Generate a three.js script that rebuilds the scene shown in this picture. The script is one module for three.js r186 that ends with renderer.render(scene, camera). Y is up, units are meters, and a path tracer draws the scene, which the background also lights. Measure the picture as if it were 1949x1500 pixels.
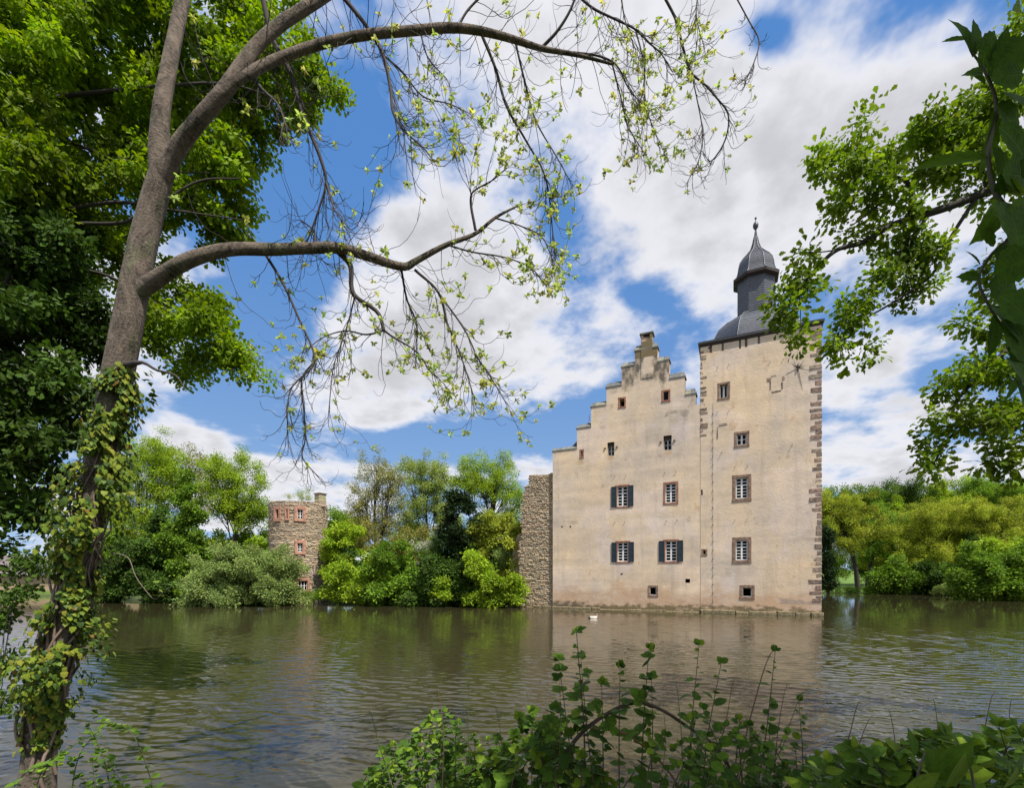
import * as THREE from 'three';
import { mergeGeometries } from 'three/addons/utils/BufferGeometryUtils.js';
import { ImprovedNoise } from 'three/addons/math/ImprovedNoise.js';
import { MarchingCubes } from 'three/addons/objects/MarchingCubes.js';

// ---------------------------------------------------------------- camera, sky, sun, exposure
const FOC = 900, CX = 974.5, HOR = 1096, EYE = 2.7;          // photograph: focal length, principal point (level camera, risen lens)
const camera = new THREE.PerspectiveCamera(2 * Math.atan(HOR / FOC) * 180 / Math.PI, 1949 / (2 * HOR), 0.05, 3000);
camera.setViewOffset(1949, 2 * HOR, 0, 0, 1949, 1500);
camera.position.set(0, EYE, 0);
camera.lookAt(0, EYE, -10);
const scene = new THREE.Scene();
const renderer = new THREE.WebGLRenderer();
renderer.toneMapping = THREE.LinearToneMapping;
renderer.toneMappingExposure = 1.5;
renderer.shadowMap.enabled = true;
const SUN = new THREE.Vector3(0.31, 0.88, 0.353).normalize();
const sun = new THREE.DirectionalLight(new THREE.Color(1.0, 0.955, 0.87), 4.6);
sun.position.copy(SUN).multiplyScalar(120).add(new THREE.Vector3(0, 0, -35));
sun.target.position.set(0, 0, -35);
sun.castShadow = true;
Object.assign(sun.shadow.camera, { left: -90, right: 90, top: 90, bottom: -90, near: 1, far: 400 });
sun.shadow.mapSize.set(4096, 4096);
scene.add(sun, sun.target);

// ---------------------------------------------------------------- helpers
let seedState = 12345;
function seed(s) { seedState = (s * 2654435761) >>> 0 || 1; }
function rnd() { seedState |= 0; seedState = (seedState + 0x6D2B79F5) | 0; let t = Math.imul(seedState ^ (seedState >>> 15), 1 | seedState); t = (t + Math.imul(t ^ (t >>> 7), 61 | t)) ^ t; return ((t ^ (t >>> 14)) >>> 0) / 4294967296; }
const rr = (a, b) => a + (b - a) * rnd();
const pick = (a) => a[Math.floor(rnd() * a.length)];
const gauss = () => (rnd() + rnd() + rnd() + rnd() - 2) * 0.866;
const clamp = (x, a = 0, b = 1) => Math.min(b, Math.max(a, x));
const mix = (a, b, t) => a + (b - a) * t;
const smooth = (a, b, x) => { const t = clamp((x - a) / (b - a)); return t * t * (3 - 2 * t); };
const V = (x, y, z) => new THREE.Vector3(x, y, z);
const noiseGen = new ImprovedNoise();
const n3 = (x, y, z) => noiseGen.noise(x, y, z);
function fbm(x, y, z, o = 4) { let s = 0, a = 0.5, f = 1; for (let i = 0; i < o; i++) { s += a * n3(x * f + i * 7.3, y * f - i * 3.1, z * f + i * 1.7); a *= 0.5; f *= 2.03; } return s; }
/** the place that a point of the photograph shows, at a given distance along the view axis */
const at = (x, y, Z) => V((x - CX) / FOC * Z, EYE - (y - HOR) / FOC * Z, -Z);
const wob = V();

const names = {};
function numbered(n) { if (names[n] === undefined) { names[n] = 0; return n; } names[n]++; return n + '_' + String(names[n]).padStart(3, '0'); }
function tag(o, label, category, group, kind) { if (label) o.userData.label = label; if (category) o.userData.category = category; if (group) o.userData.group = group; if (kind) o.userData.kind = kind; return o; }
function thing(name, label, category, pos = [0, 0, 0], turn = 0, group) {
  const o = new THREE.Group(); o.name = numbered(name); o.position.set(...pos); o.rotation.y = turn; scene.add(o);
  return tag(o, label, category, group);
}
function part(name, geo, mat, parent, kind) {
  const m = new THREE.Mesh(geo, mat); m.name = name; m.castShadow = m.receiveShadow = true; if (kind) m.userData.kind = kind; parent.add(m); return m;
}
function node(name, parent) { const g = new THREE.Group(); g.name = name; parent.add(g); return g; }
function box(x0, x1, y0, y1, z0, z1) { const g = new THREE.BoxGeometry(x1 - x0, y1 - y0, z1 - z0); g.translate((x0 + x1) / 2, (y0 + y1) / 2, (z0 + z1) / 2); return g; }
/** a box with uneven corners and a chamfered front: a rough stone */
function stone(x0, x1, y0, y1, z0, z1, j = 0.01, r = 0.02) {
  r = Math.min(r, (x1 - x0) / 3, (y1 - y0) / 3);
  const J = () => (rnd() - 0.5) * 2 * j;
  const c = [[x0, y0], [x1, y0], [x1, y1], [x0, y1]].map(([x, y]) => [x + J(), y + J()]);
  const inn = c.map(([x, y], k) => [x + (k === 0 || k === 3 ? r : -r), y + (k < 2 ? r : -r)]);
  const f = z1 + J() * 0.7, p = [];
  const q = (a, b, d, e) => p.push(...a, ...b, ...d, ...a, ...d, ...e);
  const B = c.map(([x, y]) => [x, y, z0]), M = c.map(([x, y]) => [x, y, z1 - r]), F = inn.map(([x, y]) => [x, y, f + J() * 0.5]);
  for (let k = 0; k < 4; k++) { const n = (k + 1) % 4; q(B[k], B[n], M[n], M[k]); q(M[k], M[n], F[n], F[k]); }
  q(F[0], F[1], F[2], F[3]);
  const g = new THREE.BufferGeometry(); g.setAttribute('position', new THREE.Float32BufferAttribute(p, 3)); 
  const uv = []; for (let i = 0; i < p.length; i += 3) uv.push(p[i] + p[i + 2], p[i + 1]); g.setAttribute('uv', new THREE.Float32BufferAttribute(uv, 2));
  g.computeVertexNormals(); return g;
}
function merge(list) { return mergeGeometries(list.map((g) => { const h = g.index ? g.toNonIndexed() : g; for (const k of Object.keys(h.attributes)) if (!['position', 'normal', 'uv', 'color'].includes(k)) h.deleteAttribute(k); if (!h.attributes.normal) h.computeVertexNormals(); return h; }), false); }
function paint(g, c) { const n = g.attributes.position.count, a = new Float32Array(n * 3); for (let i = 0; i < n; i++) a.set(c, i * 3); g.setAttribute('color', new THREE.BufferAttribute(a, 3)); return g; }
/** tapered tube through points; uv in metres */
function tube(pts, radii, sides = 6, knobs = 0) {
  const n = pts.length, pos = [], nor = [], uv = [], idx = [];
  let T = V().subVectors(pts[1], pts[0]).normalize(), N = Math.abs(T.y) < 0.9 ? V(0, 1, 0) : V(1, 0, 0);
  N.addScaledVector(T, -N.dot(T)).normalize();
  let len = 0;
  for (let i = 0; i < n; i++) {
    T = V().subVectors(pts[Math.min(n - 1, i + 1)], pts[Math.max(0, i - 1)]).normalize();
    N.addScaledVector(T, -N.dot(T)).normalize();
    const B = V().crossVectors(T, N);
    if (i) len += pts[i].distanceTo(pts[i - 1]);
    for (let k = 0; k <= sides; k++) {
      const a = k / sides * Math.PI * 2, d = V().addScaledVector(N, Math.cos(a)).addScaledVector(B, Math.sin(a));
      let r = radii[i]; if (knobs) r *= 1 + knobs * fbm(pts[i].x * 3 + d.x * 1.2, pts[i].y * 3 + d.y * 1.2, pts[i].z * 3 + d.z * 1.2, 3);
      pos.push(pts[i].x + d.x * r, pts[i].y + d.y * r, pts[i].z + d.z * r); nor.push(d.x, d.y, d.z); uv.push(k / sides * 2 * Math.PI * radii[0], len);
    }
  }
  const w = sides + 1;
  for (let i = 0; i < n - 1; i++) for (let k = 0; k < sides; k++) { const a = i * w + k, b = a + 1, c = a + w, d = c + 1; idx.push(a, b, c, b, d, c); }
  const tip = pos.length / 3; pos.push(pts[n - 1].x, pts[n - 1].y, pts[n - 1].z); nor.push(T.x, T.y, T.z); uv.push(0, len);
  for (let k = 0; k < sides; k++) idx.push((n - 1) * w + k, (n - 1) * w + k + 1, tip);
  const g = new THREE.BufferGeometry();
  g.setAttribute('position', new THREE.Float32BufferAttribute(pos, 3)); g.setAttribute('normal', new THREE.Float32BufferAttribute(nor, 3)); g.setAttribute('uv', new THREE.Float32BufferAttribute(uv, 2)); g.setIndex(idx);
  if (knobs) g.computeVertexNormals();
  return g;
}
/** smooth curve through control points [Vector3, radius], sampled every step metres */
function curve(ctrl, step = 0.1) {
  const c = new THREE.CatmullRomCurve3(ctrl.map((p) => p[0]), false, 'centripetal'), L = c.getLength(), n = Math.max(3, Math.ceil(L / step));
  const pts = [], rad = [];
  for (let i = 0; i <= n; i++) { const t = i / n; pts.push(c.getPoint(t)); const f = t * (ctrl.length - 1), k = Math.min(ctrl.length - 2, Math.floor(f)); rad.push(mix(ctrl[k][1], ctrl[k + 1][1], f - k)); }
  return { pts, rad, L };
}
const toS = (c) => { c = clamp(c); return Math.round(255 * (c <= 0.0031308 ? c * 12.92 : 1.055 * Math.pow(c, 1 / 2.4) - 0.055)); };
function colourMap(w, h, fn, rep) {
  const d = new Uint8Array(w * h * 4);
  for (let j = 0; j < h; j++) for (let i = 0; i < w; i++) { const c = fn((i + 0.5) / w, (j + 0.5) / h), k = (j * w + i) * 4; d[k] = toS(c[0]); d[k + 1] = toS(c[1]); d[k + 2] = toS(c[2]); d[k + 3] = 255; }
  const t = new THREE.DataTexture(d, w, h); t.colorSpace = THREE.SRGBColorSpace; return fin(t, rep);
}
function dataMap(w, h, fn, rep) {
  const d = new Uint8Array(w * h * 4);
  for (let j = 0; j < h; j++) for (let i = 0; i < w; i++) { const k = (j * w + i) * 4, v = Math.round(255 * clamp(fn((i + 0.5) / w, (j + 0.5) / h))); d[k] = d[k + 1] = d[k + 2] = v; d[k + 3] = 255; }
  return fin(new THREE.DataTexture(d, w, h), rep);
}
function fin(t, rep) { t.wrapS = t.wrapT = THREE.RepeatWrapping; t.magFilter = THREE.LinearFilter; t.minFilter = THREE.LinearMipmapLinearFilter; t.generateMipmaps = true; if (rep) t.repeat.set(...rep); t.needsUpdate = true; return t; }
/** noise that tiles over the unit square */
function tnoise(u, v, f, s = 0) { const a = u * 2 * Math.PI, b = v * 2 * Math.PI, R = f / (2 * Math.PI); return n3(Math.cos(a) * R + s, Math.sin(a) * R + Math.cos(b) * R * 1.0, Math.sin(b) * R + s * 2.1); }
const RGB = (r, g, b) => new THREE.Color().setRGB(r, g, b);
const std = (c, o = {}) => new THREE.MeshStandardMaterial({ color: Array.isArray(c) ? RGB(...c) : c, roughness: 0.9, ...o });

// ---------------------------------------------------------------- sky: blue air and broken white cloud
{
  const W = 4096, H = 2048, d = new Float32Array(W * H * 4);
  // where cloud banks (+) and clear gaps (-) lie: direction by photograph point, half width, half height, strength
  const banks = [
    [720, 470, 150, 110, 0.55], [820, 620, 230, 150, 0.75], [960, 700, 170, 85, 0.6], [1180, 660, 170, 90, 0.6], [1260, 420, 190, 130, 0.7], [1420, 250, 190, 160, 0.6], [1180, 160, 220, 180, 0.55], [1680, 180, 260, 190, 0.6], [1000, 30, 130, 110, 0.4],
    [1700, 480, 260, 150, 0.55], [1640, 700, 130, 60, 0.55], [1660, 870, 170, 80, 0.75], [1900, 870, 160, 60, 0.4], [430, 850, 130, 34, 0.7], [560, 890, 110, 38, 0.75], [290, 830, 90, 30, 0.55], [600, 970, 170, 45, 0.6], [520, 690, 60, 45, 0.35], [330, 735, 60, 28, 0.3], [960, 905, 110, 30, 0.35], [150, 660, 120, 90, 0.4], [60, 1000, 140, 60, 0.5], [1400, 800, 150, 160, 0.4],
    [470, 300, 170, 160, -0.75], [620, 250, 150, 170, -0.6], [880, 260, 140, 150, -0.5], [1090, 455, 60, 100, -0.6], [1245, 562, 80, 42, -1.1], [430, 600, 130, 90, -0.6], [400, 770, 200, 30, -0.5], [900, 840, 220, 34, -0.6], [760, 860, 120, 30, -0.5], [1470, 85, 60, 44, -0.9], [1440, 350, 34, 70, -0.55], [1560, 130, 50, 90, -0.2], [1790, 745, 130, 50, -0.8], [1600, 790, 60, 20, -0.4], [1590, 610, 50, 40, -0.45], [1880, 760, 80, 70, -0.4], [650, 905, 40, 14, -0.3],
  ];
  for (let j = H / 2 - 2; j < H; j++) {
    const el = ((j + 0.5) / H - 0.5) * Math.PI, y = Math.sin(el), ce = Math.cos(el);
    for (let i = 0; i < W; i++) {
      const az = ((i + 0.5) / W - 0.5) * 2 * Math.PI, x = ce * Math.cos(az), z = ce * Math.sin(az), k = (j * W + i) * 4;
      const up = Math.max(y, 0);
      // clear air
      const hz = Math.pow(1 - up, 3.2);
      let r = mix(0.074, 0.36, hz), g = mix(0.212, 0.53, hz), b = mix(0.52, 0.75, hz);
      // cloud deck seen in perspective
      const q = 1 / (up + 0.16), px = x * q, pz = z * q;
      const wx = n3(px * 1.1, 3.7, pz * 1.1), wz = n3(px * 1.1 + 9.2, 1.3, pz * 1.1);
      let n = 0, a = 0.55, f = 2.1;
      for (let o = 0; o < 7; o++) { n += a * n3(px * f + wx * 0.35 + o * 5.1, o * 2.7 + 0.4, pz * f + wz * 0.35); a *= 0.60; f *= 2.05; }
      let cov = 0.30;  // outside the view cloud is thickened to brighten the castle front
      if (z < -0.02) {
        const u = x / -z * FOC + CX, v = HOR - y / -z * FOC; let s = 0, wS = 0;
        if (u > -900 && u < 2850 && v > -900) {
          const uu = u + wx * 60, vv = v + wz * 50;
          for (const p of banks) { const du = (uu - p[0]) / p[2], dv = (vv - p[1]) / p[3], e = du * du + dv * dv; if (e < 6) s += p[4] * Math.exp(-e * 1.1); }
          wS = smooth(-900, -100, u) * smooth(2850, 2050, u) * smooth(-900, -100, v);
        }
        cov = mix(0.30, clamp(s, -0.75, 0.75) * 0.62 - 0.02, wS);
      }
      const dens = cov + n * 1.15, cl = smooth(-0.10, 0.42, dens);
      // lit puffs and greyer thick bases
      const nn = n3(px * 2.3 + 4 + wx, 8.8, pz * 2.3 - 2 + wz) * 0.55 + n3(px * 5.1 + wx, 2.2, pz * 5.1) * 0.35 + n3(px * 11.3, 6.2, pz * 11.3 + wz) * 0.22 + n3(px * 23, 3.2, pz * 23) * 0.12;
      const thick = smooth(0.22, 0.95, dens + nn * 0.75);
      const L = mix(0.765, 0.510, thick) * (1 + 0.20 * nn);
      const sd = Math.max(0, x * SUN.x + y * SUN.y + z * SUN.z), halo = 1 + 0.5 * Math.pow(sd, 6) + 0.9 * Math.pow(sd, 40);
      r = mix(r, L * 0.985, cl) * halo; g = mix(g, L * 0.99, cl) * halo; b = mix(b, L * 1.05, cl) * halo;
      d[k] = r * SKYGAIN(); d[k + 1] = g * SKYGAIN(); d[k + 2] = b * SKYGAIN(); d[k + 3] = 1;
    }
  }
  for (let j = 0; j < H / 2 - 2; j++) for (let i = 0; i < W; i++) { const k = (j * W + i) * 4; d[k] = 0.12; d[k + 1] = 0.13; d[k + 2] = 0.11; d[k + 3] = 1; }
  const t = new THREE.DataTexture(d, W, H, THREE.RGBAFormat, THREE.FloatType);
  t.mapping = THREE.EquirectangularReflectionMapping; t.magFilter = t.minFilter = THREE.LinearFilter; t.colorSpace = THREE.LinearSRGBColorSpace; t.needsUpdate = true;
  scene.background = t; scene.environment = t;
}
function SKYGAIN() { return 0.78; }

// ---------------------------------------------------------------- the castle's front: one plane, seen at an angle
const Z0 = EYE * FOC / 77, X0 = (1563 - CX) / FOC * Z0, TURN = -Math.atan2(FOC, 1938), RX = Math.cos(TURN), RZ = -Math.sin(TURN);
/** photograph point on the front -> [metres along it from its right corner, height above the water] */
function FP(x, y) { const a = (x - CX) / FOC, u = (a * Z0 - X0) / (RX + RZ * a), Z = Z0 - RZ * u; return [u, EYE - (y - HOR) / FOC * Z]; }
const FU = (x) => FP(x, HOR)[0], FH = (x, y) => FP(x, y)[1];

// -- materials
const bumpGrain = dataMap(512, 512, (u, v) => 0.5 + 0.35 * tnoise(u, v, 14) + 0.3 * tnoise(u, v, 40, 3) + 0.2 * tnoise(u, v, 110, 7));
function bumped(rep, src = bumpGrain) { const t = src.clone(); t.repeat.set(rep, rep); t.needsUpdate = true; return t; }
function plaster(u, h, tower) {            // colour of the old lime render at a place of the front (metres)
  const s = tower ? 31 : 0;
  const a = fbm(u * 0.16 + s, h * 0.16, 2.2, 4), b = fbm(u * 0.7 + s, h * 0.5, 5.1, 4), c = fbm(u * 3 + s, h * 2.2, 9.4, 3), lay = fbm(u * 0.22 + s, h * 1.9, 4.4, 3), run = fbm(u * 2.6 + s, h * 0.16, 1.2, 3);
  let r = 0.700, g = 0.556, bl = 0.400, k = 1 + 0.26 * a + 0.26 * b + 0.17 * c + 0.22 * lay;
  const warm = clamp(0.5 + 1.5 * a + 0.9 * b); g *= mix(1.03, 0.955, warm); bl *= mix(1.12, 0.88, warm);
  const rn = smooth(0.10, 0.34, run) * 0.09; k *= 1 - rn;
  // greyer repair of the render with its own ragged edge
  const rep = smooth(0.02, 0.12, fbm(u * 0.33 + 11 + s, h * 0.33, 7.7, 4) - 0.02); g *= 1 + 0.02 * rep; bl *= 1 + 0.11 * rep; k *= 1 + 0.03 * rep;
  const lift = fbm(u * 0.25 + s, h * 0.05, 3.3, 3), ln = Math.abs(((h + lift * 1.6) % 2.35 + 2.35) % 2.35 - 1.1); k *= 1 - 0.14 * smooth(0.035, 0.0, ln) * smooth(-0.05, 0.25, fbm(u * 0.8 + s, h, 6, 2));
  const cr = Math.abs(fbm(u * 0.9 + s, h * 0.9, 12.5, 5)); k *= 1 - 0.22 * smooth(0.012, 0.0, cr) * smooth(0.0, 0.25, fbm(u * 0.3 + s, h * 0.3, 17, 2));
  const spot = smooth(0.30, 0.42, fbm(u * 1.3 + s, h * 1.0, 21.5, 4)); r = mix(r, r * 0.86, spot); g = mix(g, g * 0.80, spot); bl = mix(bl, bl * 0.74, spot);
  return [r, g, bl, k];
}
const stainAt = (u, h, x, y, wx, wy, sharp = 0.25, q = 0) => { const [su, sh] = FP(x, y), sc = Z0 / FOC; const e = Math.hypot((u - su) / (wx * sc), (h - sh) / (wy * sc)) + 0.9 * fbm(u * 1.7 + q, h * 1.1, x * 0.01, 4); return smooth(1 + sharp, 1 - sharp, e); };
function lowStain(u, h, c) {                // damp red-brown zone, washed-out patches and algae just above the water
  const n = fbm(u * 0.55, h * 0.9, 1.9, 4), n2 = fbm(u * 2.2, h * 3, 6.9, 4);
  const damp = smooth(2.2, 0.7, h + 2.0 * n + 0.7 * n2); c[0] = mix(c[0], 0.52, damp * 0.75); c[1] = mix(c[1], 0.325, damp * 0.75); c[2] = mix(c[2], 0.195, damp * 0.75);
  const wash = smooth(0.12, 0.3, n2 + n * 0.4) * smooth(1.9, 0.9, h); for (let i = 0; i < 3; i++) c[i] = mix(c[i], [0.60, 0.45, 0.33][i], wash * 0.7);
  const alg = smooth(0.60, 0.20, h + 0.8 * n2 + 0.3 * n); for (let i = 0; i < 3; i++) c[i] = mix(c[i], [0.13, 0.105, 0.045][i], alg * 0.85);
  const line = smooth(0.03, 0.0, Math.abs(h - 2.5 - 0.25 * Math.sin(u * 0.5) - n * 0.3)) * smooth(-0.1, 0.2, n2); for (let i = 0; i < 3; i++) c[i] *= 1 - 0.16 * line;
  return c;
}
const HU0 = -20.2, HU1 = -7.2, HH0 = -1, HH1 = 19.5;
const housePlaster = colourMap(1024, 1536, (x, y) => {
  const u = mix(HU0, HU1, x), h = mix(HH0, HH1, y); let [r, g, b, k] = plaster(u, h, false); let c = lowStain(u, h, [r * k, g * k, b * k]);
  // black algae below the uppermost steps and the chimney, and runs from the copings
  let st = 0; for (const [sx, sy, wx, wy, w] of [[1196, 708, 15, 36, 0.92], [1213, 690, 11, 34, 0.9], [1249, 690, 11, 30, 0.92], [1262, 708, 12, 26, 0.88], [1237, 717, 16, 8, 0.75], [1186, 700, 9, 20, 0.8], [1192, 735, 9, 16, 0.6], [1167, 744, 8, 7, 0.4], [1277, 785, 24, 3, 0.45], [1266, 791, 9, 4, 0.6], [1303, 786, 8, 7, 0.4], [1090, 995, 10, 4, 0.3], [1319, 768, 5, 14, 0.35]]) st = Math.max(st, w * stainAt(u, h, sx, sy, wx, wy, 0.35, sx));
  for (const [sx, sy, wx, wy, w] of [[1075, 1150, 34, 7, 0.6], [1130, 1156, 30, 4, 0.5]]) st = Math.max(st, w * stainAt(u, h, sx, sy, wx, wy, 0.3, 3));
  st *= clamp(0.72 + 1.5 * fbm(u * 3.2, h * 1.6, 14.2, 4) + 0.5 * fbm(u * 9, h * 6, 3.2, 2)); for (let i = 0; i < 3; i++) c[i] = mix(c[i], [0.085, 0.074, 0.055][i], st);
  // pale repair field between the two window rows
  const [pu0, ph0] = FP(1190, 1030), [pu1, ph1] = FP(1330, 978), e = 0.25 * fbm(u * 2, h * 2, 3.3, 3);
  const f = smooth(-0.08, 0.08, Math.min(u - pu0 + e, pu1 - u + e, h - ph0 + e, ph1 - h + e)); c = c.map((q, i) => mix(q, q * [1.02, 1.06, 1.16][i], f * 0.8));
  // rusty runs under the sills and mortar cracks
  for (const [sx, sy] of [[1162, 872], [1270, 862], [1105, 880]]) { const w = stainAt(u, h, sx, sy, 8, 5, 0.5, sx) * 0.5; c = c.map((q, i) => mix(q, [0.52, 0.31, 0.12][i], w)); }
  return c;
}, [1 / (HU1 - HU0), 1 / (HH1 - HH0)]);
housePlaster.offset.set(-HU0 / (HU1 - HU0), -HH0 / (HH1 - HH0));
const TU0 = -7.8, TU1 = 0.2, TH0 = -1, TH1 = 20;
const towerPlaster = colourMap(768, 1536, (x, y) => {
  const u = mix(TU0, TU1, x), h = mix(TH0, TH1, y); let [r, g, b, k] = plaster(u, h, true); let c = lowStain(u, h, [r * k, g * k, b * k]);
  // bare grey patch where the render has come off at the right foot
  const [gu, gh] = FP(1482, 1138), gr = smooth(-0.03, 0.03, Math.min(u - gu + 0.25 * fbm(u * 2, h * 3, 1, 3), gh - 0.25 * (u - gu) * 0.4 - h + 0.3 * fbm(u * 1.6, h, 4, 3), h - 0.75));
  c = c.map((q, i) => mix(q, [0.40, 0.30, 0.235][i] * (1 + 0.3 * fbm(u * 4, h * 4, 8, 3)), gr * 0.85));
  return c;
}, [1 / (TU1 - TU0), 1 / (TH1 - TH0)]);
towerPlaster.offset.set(-TU0 / (TU1 - TU0), -TH0 / (TH1 - TH0));
const M = {};
M.house = std([1, 1, 1], { map: housePlaster, bumpMap: bumped(0.5), bumpScale: 0.009, roughness: 0.95 });
M.tower = std([1, 1, 1], { map: towerPlaster, bumpMap: bumped(0.5), bumpScale: 0.009, roughness: 0.95 });
M.plain = std([0.56, 0.44, 0.30], { roughness: 0.95, bumpMap: bumped(2), bumpScale: 0.02 });
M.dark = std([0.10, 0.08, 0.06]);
const sandTex = colourMap(256, 256, (u, v) => { const n = 1 + 0.5 * tnoise(u, v, 6) + 0.4 * tnoise(u, v, 22, 2); return [0.9 * n, 0.9 * n, 0.9 * n].map((q) => q * 0.8); });
const bumpS = bumped(1.4);
M.red = std([0.44, 0.20, 0.125], { map: sandTex, bumpMap: bumpS, bumpScale: 0.02 });
M.brown = std([0.33, 0.215, 0.15], { map: sandTex, bumpMap: bumpS, bumpScale: 0.02 });
M.quoin = [[0.35, 0.245, 0.18], [0.42, 0.31, 0.23], [0.32, 0.24, 0.185], [0.44, 0.295, 0.22], [0.48, 0.385, 0.285]].map((c) => std(c, { map: sandTex, bumpMap: bumpS, bumpScale: 0.03 }));
M.white = std([0.80, 0.80, 0.78], { roughness: 0.6 });
M.greyWood = std([0.42, 0.43, 0.42], { roughness: 0.8 });
M.pane = new THREE.MeshPhysicalMaterial({ color: RGB(0.22, 0.26, 0.26), transmission: 1, roughness: 0.04, thickness: 0, ior: 1.5, specularIntensity: 0.2, side: THREE.DoubleSide });
M.shutter = std([0.014, 0.030, 0.042], { roughness: 0.6 });
M.iron = std([0.05, 0.04, 0.035], { roughness: 0.7, metalness: 0.3 });
M.coping = [[0.26, 0.265, 0.235], [0.36, 0.345, 0.26], [0.21, 0.215, 0.20]].map((c) => std(c, { map: sandTex, bumpMap: bumpS, bumpScale: 0.04 }));
M.plinth = std([0.34, 0.27, 0.15], { map: sandTex, bumpMap: bumped(0.8), bumpScale: 0.08 });
const slateTex = colourMap(256, 256, (u, v) => { const col = Math.floor(u * 24 + (Math.floor(v * 16) % 2) * 0.5), row = Math.floor(v * 16), q = 0.80 + 0.28 * Math.abs(Math.sin(col * 12.9 + row * 78.2) * 43758.5 % 1) + 0.2 * tnoise(u, v, 12); return [q, q, q].map((e) => e * 0.8); }, [0.4, 0.4]);
M.slate = std([0.10, 0.108, 0.128], { map: slateTex, roughness: 0.42 });
M.slateDark = std([0.075, 0.075, 0.08], { roughness: 0.5 });
M.lead = std([0.16, 0.16, 0.17], { roughness: 0.5, metalness: 0.3 });
M.wood = std([0.05, 0.035, 0.03], { roughness: 0.8 });

function rectHole(x0, y0, x1, y1) { const p = new THREE.Path(); p.moveTo(x0, y0); p.lineTo(x0, y1); p.lineTo(x1, y1); p.lineTo(x1, y0); p.closePath(); return p; }
function openPx(x0, y0, x1, y1) { const a = FU(x0), b = FU(x1), m = (x0 + x1) / 2; return [a, FH(m, y1), b, FH(m, y0)]; }

/** a window set into a wall whose outer face is z = 0; o = opening in metres */
function makeWindow(parent, o, opt) {
  const [a, b, c, d] = o, w = node('window', parent), fw = opt.fw || 0, pr = opt.proud ?? 0.012;
  if (opt.label) w.userData.label = opt.label;
  if (fw) {
    const m = opt.stone, bk = -0.14;
    part('lintel', stone(a - fw - (opt.ear || 0), c + fw + (opt.ear || 0), d + 0.002, d + fw, bk, pr, 0.008, 0.015), m, w);
    part('sill', stone(a - fw - (opt.ear || 0), c + fw + (opt.ear || 0), b - fw * 0.9, b - 0.002, bk, pr + 0.02, 0.008, 0.015), m, w);
    part('jamb', stone(a - fw, a - 0.002, b, d, bk, pr, 0.008, 0.015), m, w);
    part('jamb', stone(c + 0.002, c + fw, b, d, bk, pr, 0.008, 0.015), m, w);
  }
  if (opt.rows) {
    const z0 = -(opt.deep ?? 0.2), t = opt.bar ?? 0.045, e = opt.edge ?? 0.06, mid = opt.mid ?? 0.11, list = [], wd = opt.wood || M.white, zf = z0 + 0.06;
    list.push(box(a, a + e, b, d, z0, zf), box(c - e, c, b, d, z0, zf), box(a + e, c - e, b, b + e * 1.3, z0, zf), box(a + e, c - e, d - e, d, z0, zf));
    const cols = opt.cols || 2, iw = (c - a - 2 * e - (cols - 1) * mid) / cols, lo = b + e * 1.3, hi = d - e, groups = opt.rows;
    const total = groups.reduce((s, q) => s + q, 0), tr = groups.length > 1 ? 0.09 : 0, ph = (hi - lo - tr * (groups.length - 1) - t * (total - groups.length)) / total;
    for (let k = 1; k < cols; k++) { const x = a + e + k * iw + (k - 1) * mid; list.push(box(x, x + mid, lo, hi, z0 + 0.003, zf + 0.012)); }
    for (let k = 0; k < cols; k++) {
      const x = a + e + k * (iw + mid); let y = lo;
      groups.forEach((n, gi) => {
        for (let r = 0; r < n; r++) {
          part('pane', box(x + 0.002, x + iw - 0.002, y + 0.002, y + ph - 0.002, z0 + 0.022, z0 + 0.026), M.pane, w);
          y += ph; if (r < n - 1) { list.push(box(x, x + iw, y, y + t, z0 + 0.006, zf - 0.006)); y += t; }
        }
        if (gi < groups.length - 1) { list.push(box(x, x + iw, y, y + tr, z0 + 0.004, zf + 0.008)); y += tr; }
      });
    }
    part('casement', merge(list), wd, w);
  }
  if (opt.shutters) for (const s of [-1, 1]) {
    const sw = opt.shutters, x0 = s < 0 ? a - fw * 0.45 - sw : c + fw * 0.45, x1 = x0 + sw, y0 = b - 0.02, y1 = d + 0.03, zb = pr + 0.006, L = [box(x0, x1, y0, y1, zb, zb + 0.018), box(x0, x0 + 0.07, y0, y1, zb + 0.018, zb + 0.034), box(x1 - 0.07, x1, y0, y1, zb + 0.018, zb + 0.034)];
    for (const q of [0, 0.36, 0.68, 1]) { const y = mix(y0, y1 - 0.09, q); L.push(box(x0 + 0.07, x1 - 0.07, y, y + 0.09, zb + 0.018, zb + 0.032)); }
    part('shutter', merge(L), M.shutter, w);
  }
  return w;
}
// irons that once held the shutters: a short hook standing off the wall
function hook(parent, x, y) { const [u, h] = FP(x, y); part('wall_hook', merge([box(u - 0.012, u + 0.012, h + 0.10, h + 0.16, 0.05, 0.07), box(u - 0.012, u + 0.012, h + 0.075, h + 0.10, -0.05, 0.07)]), M.iron, parent); }

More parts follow.
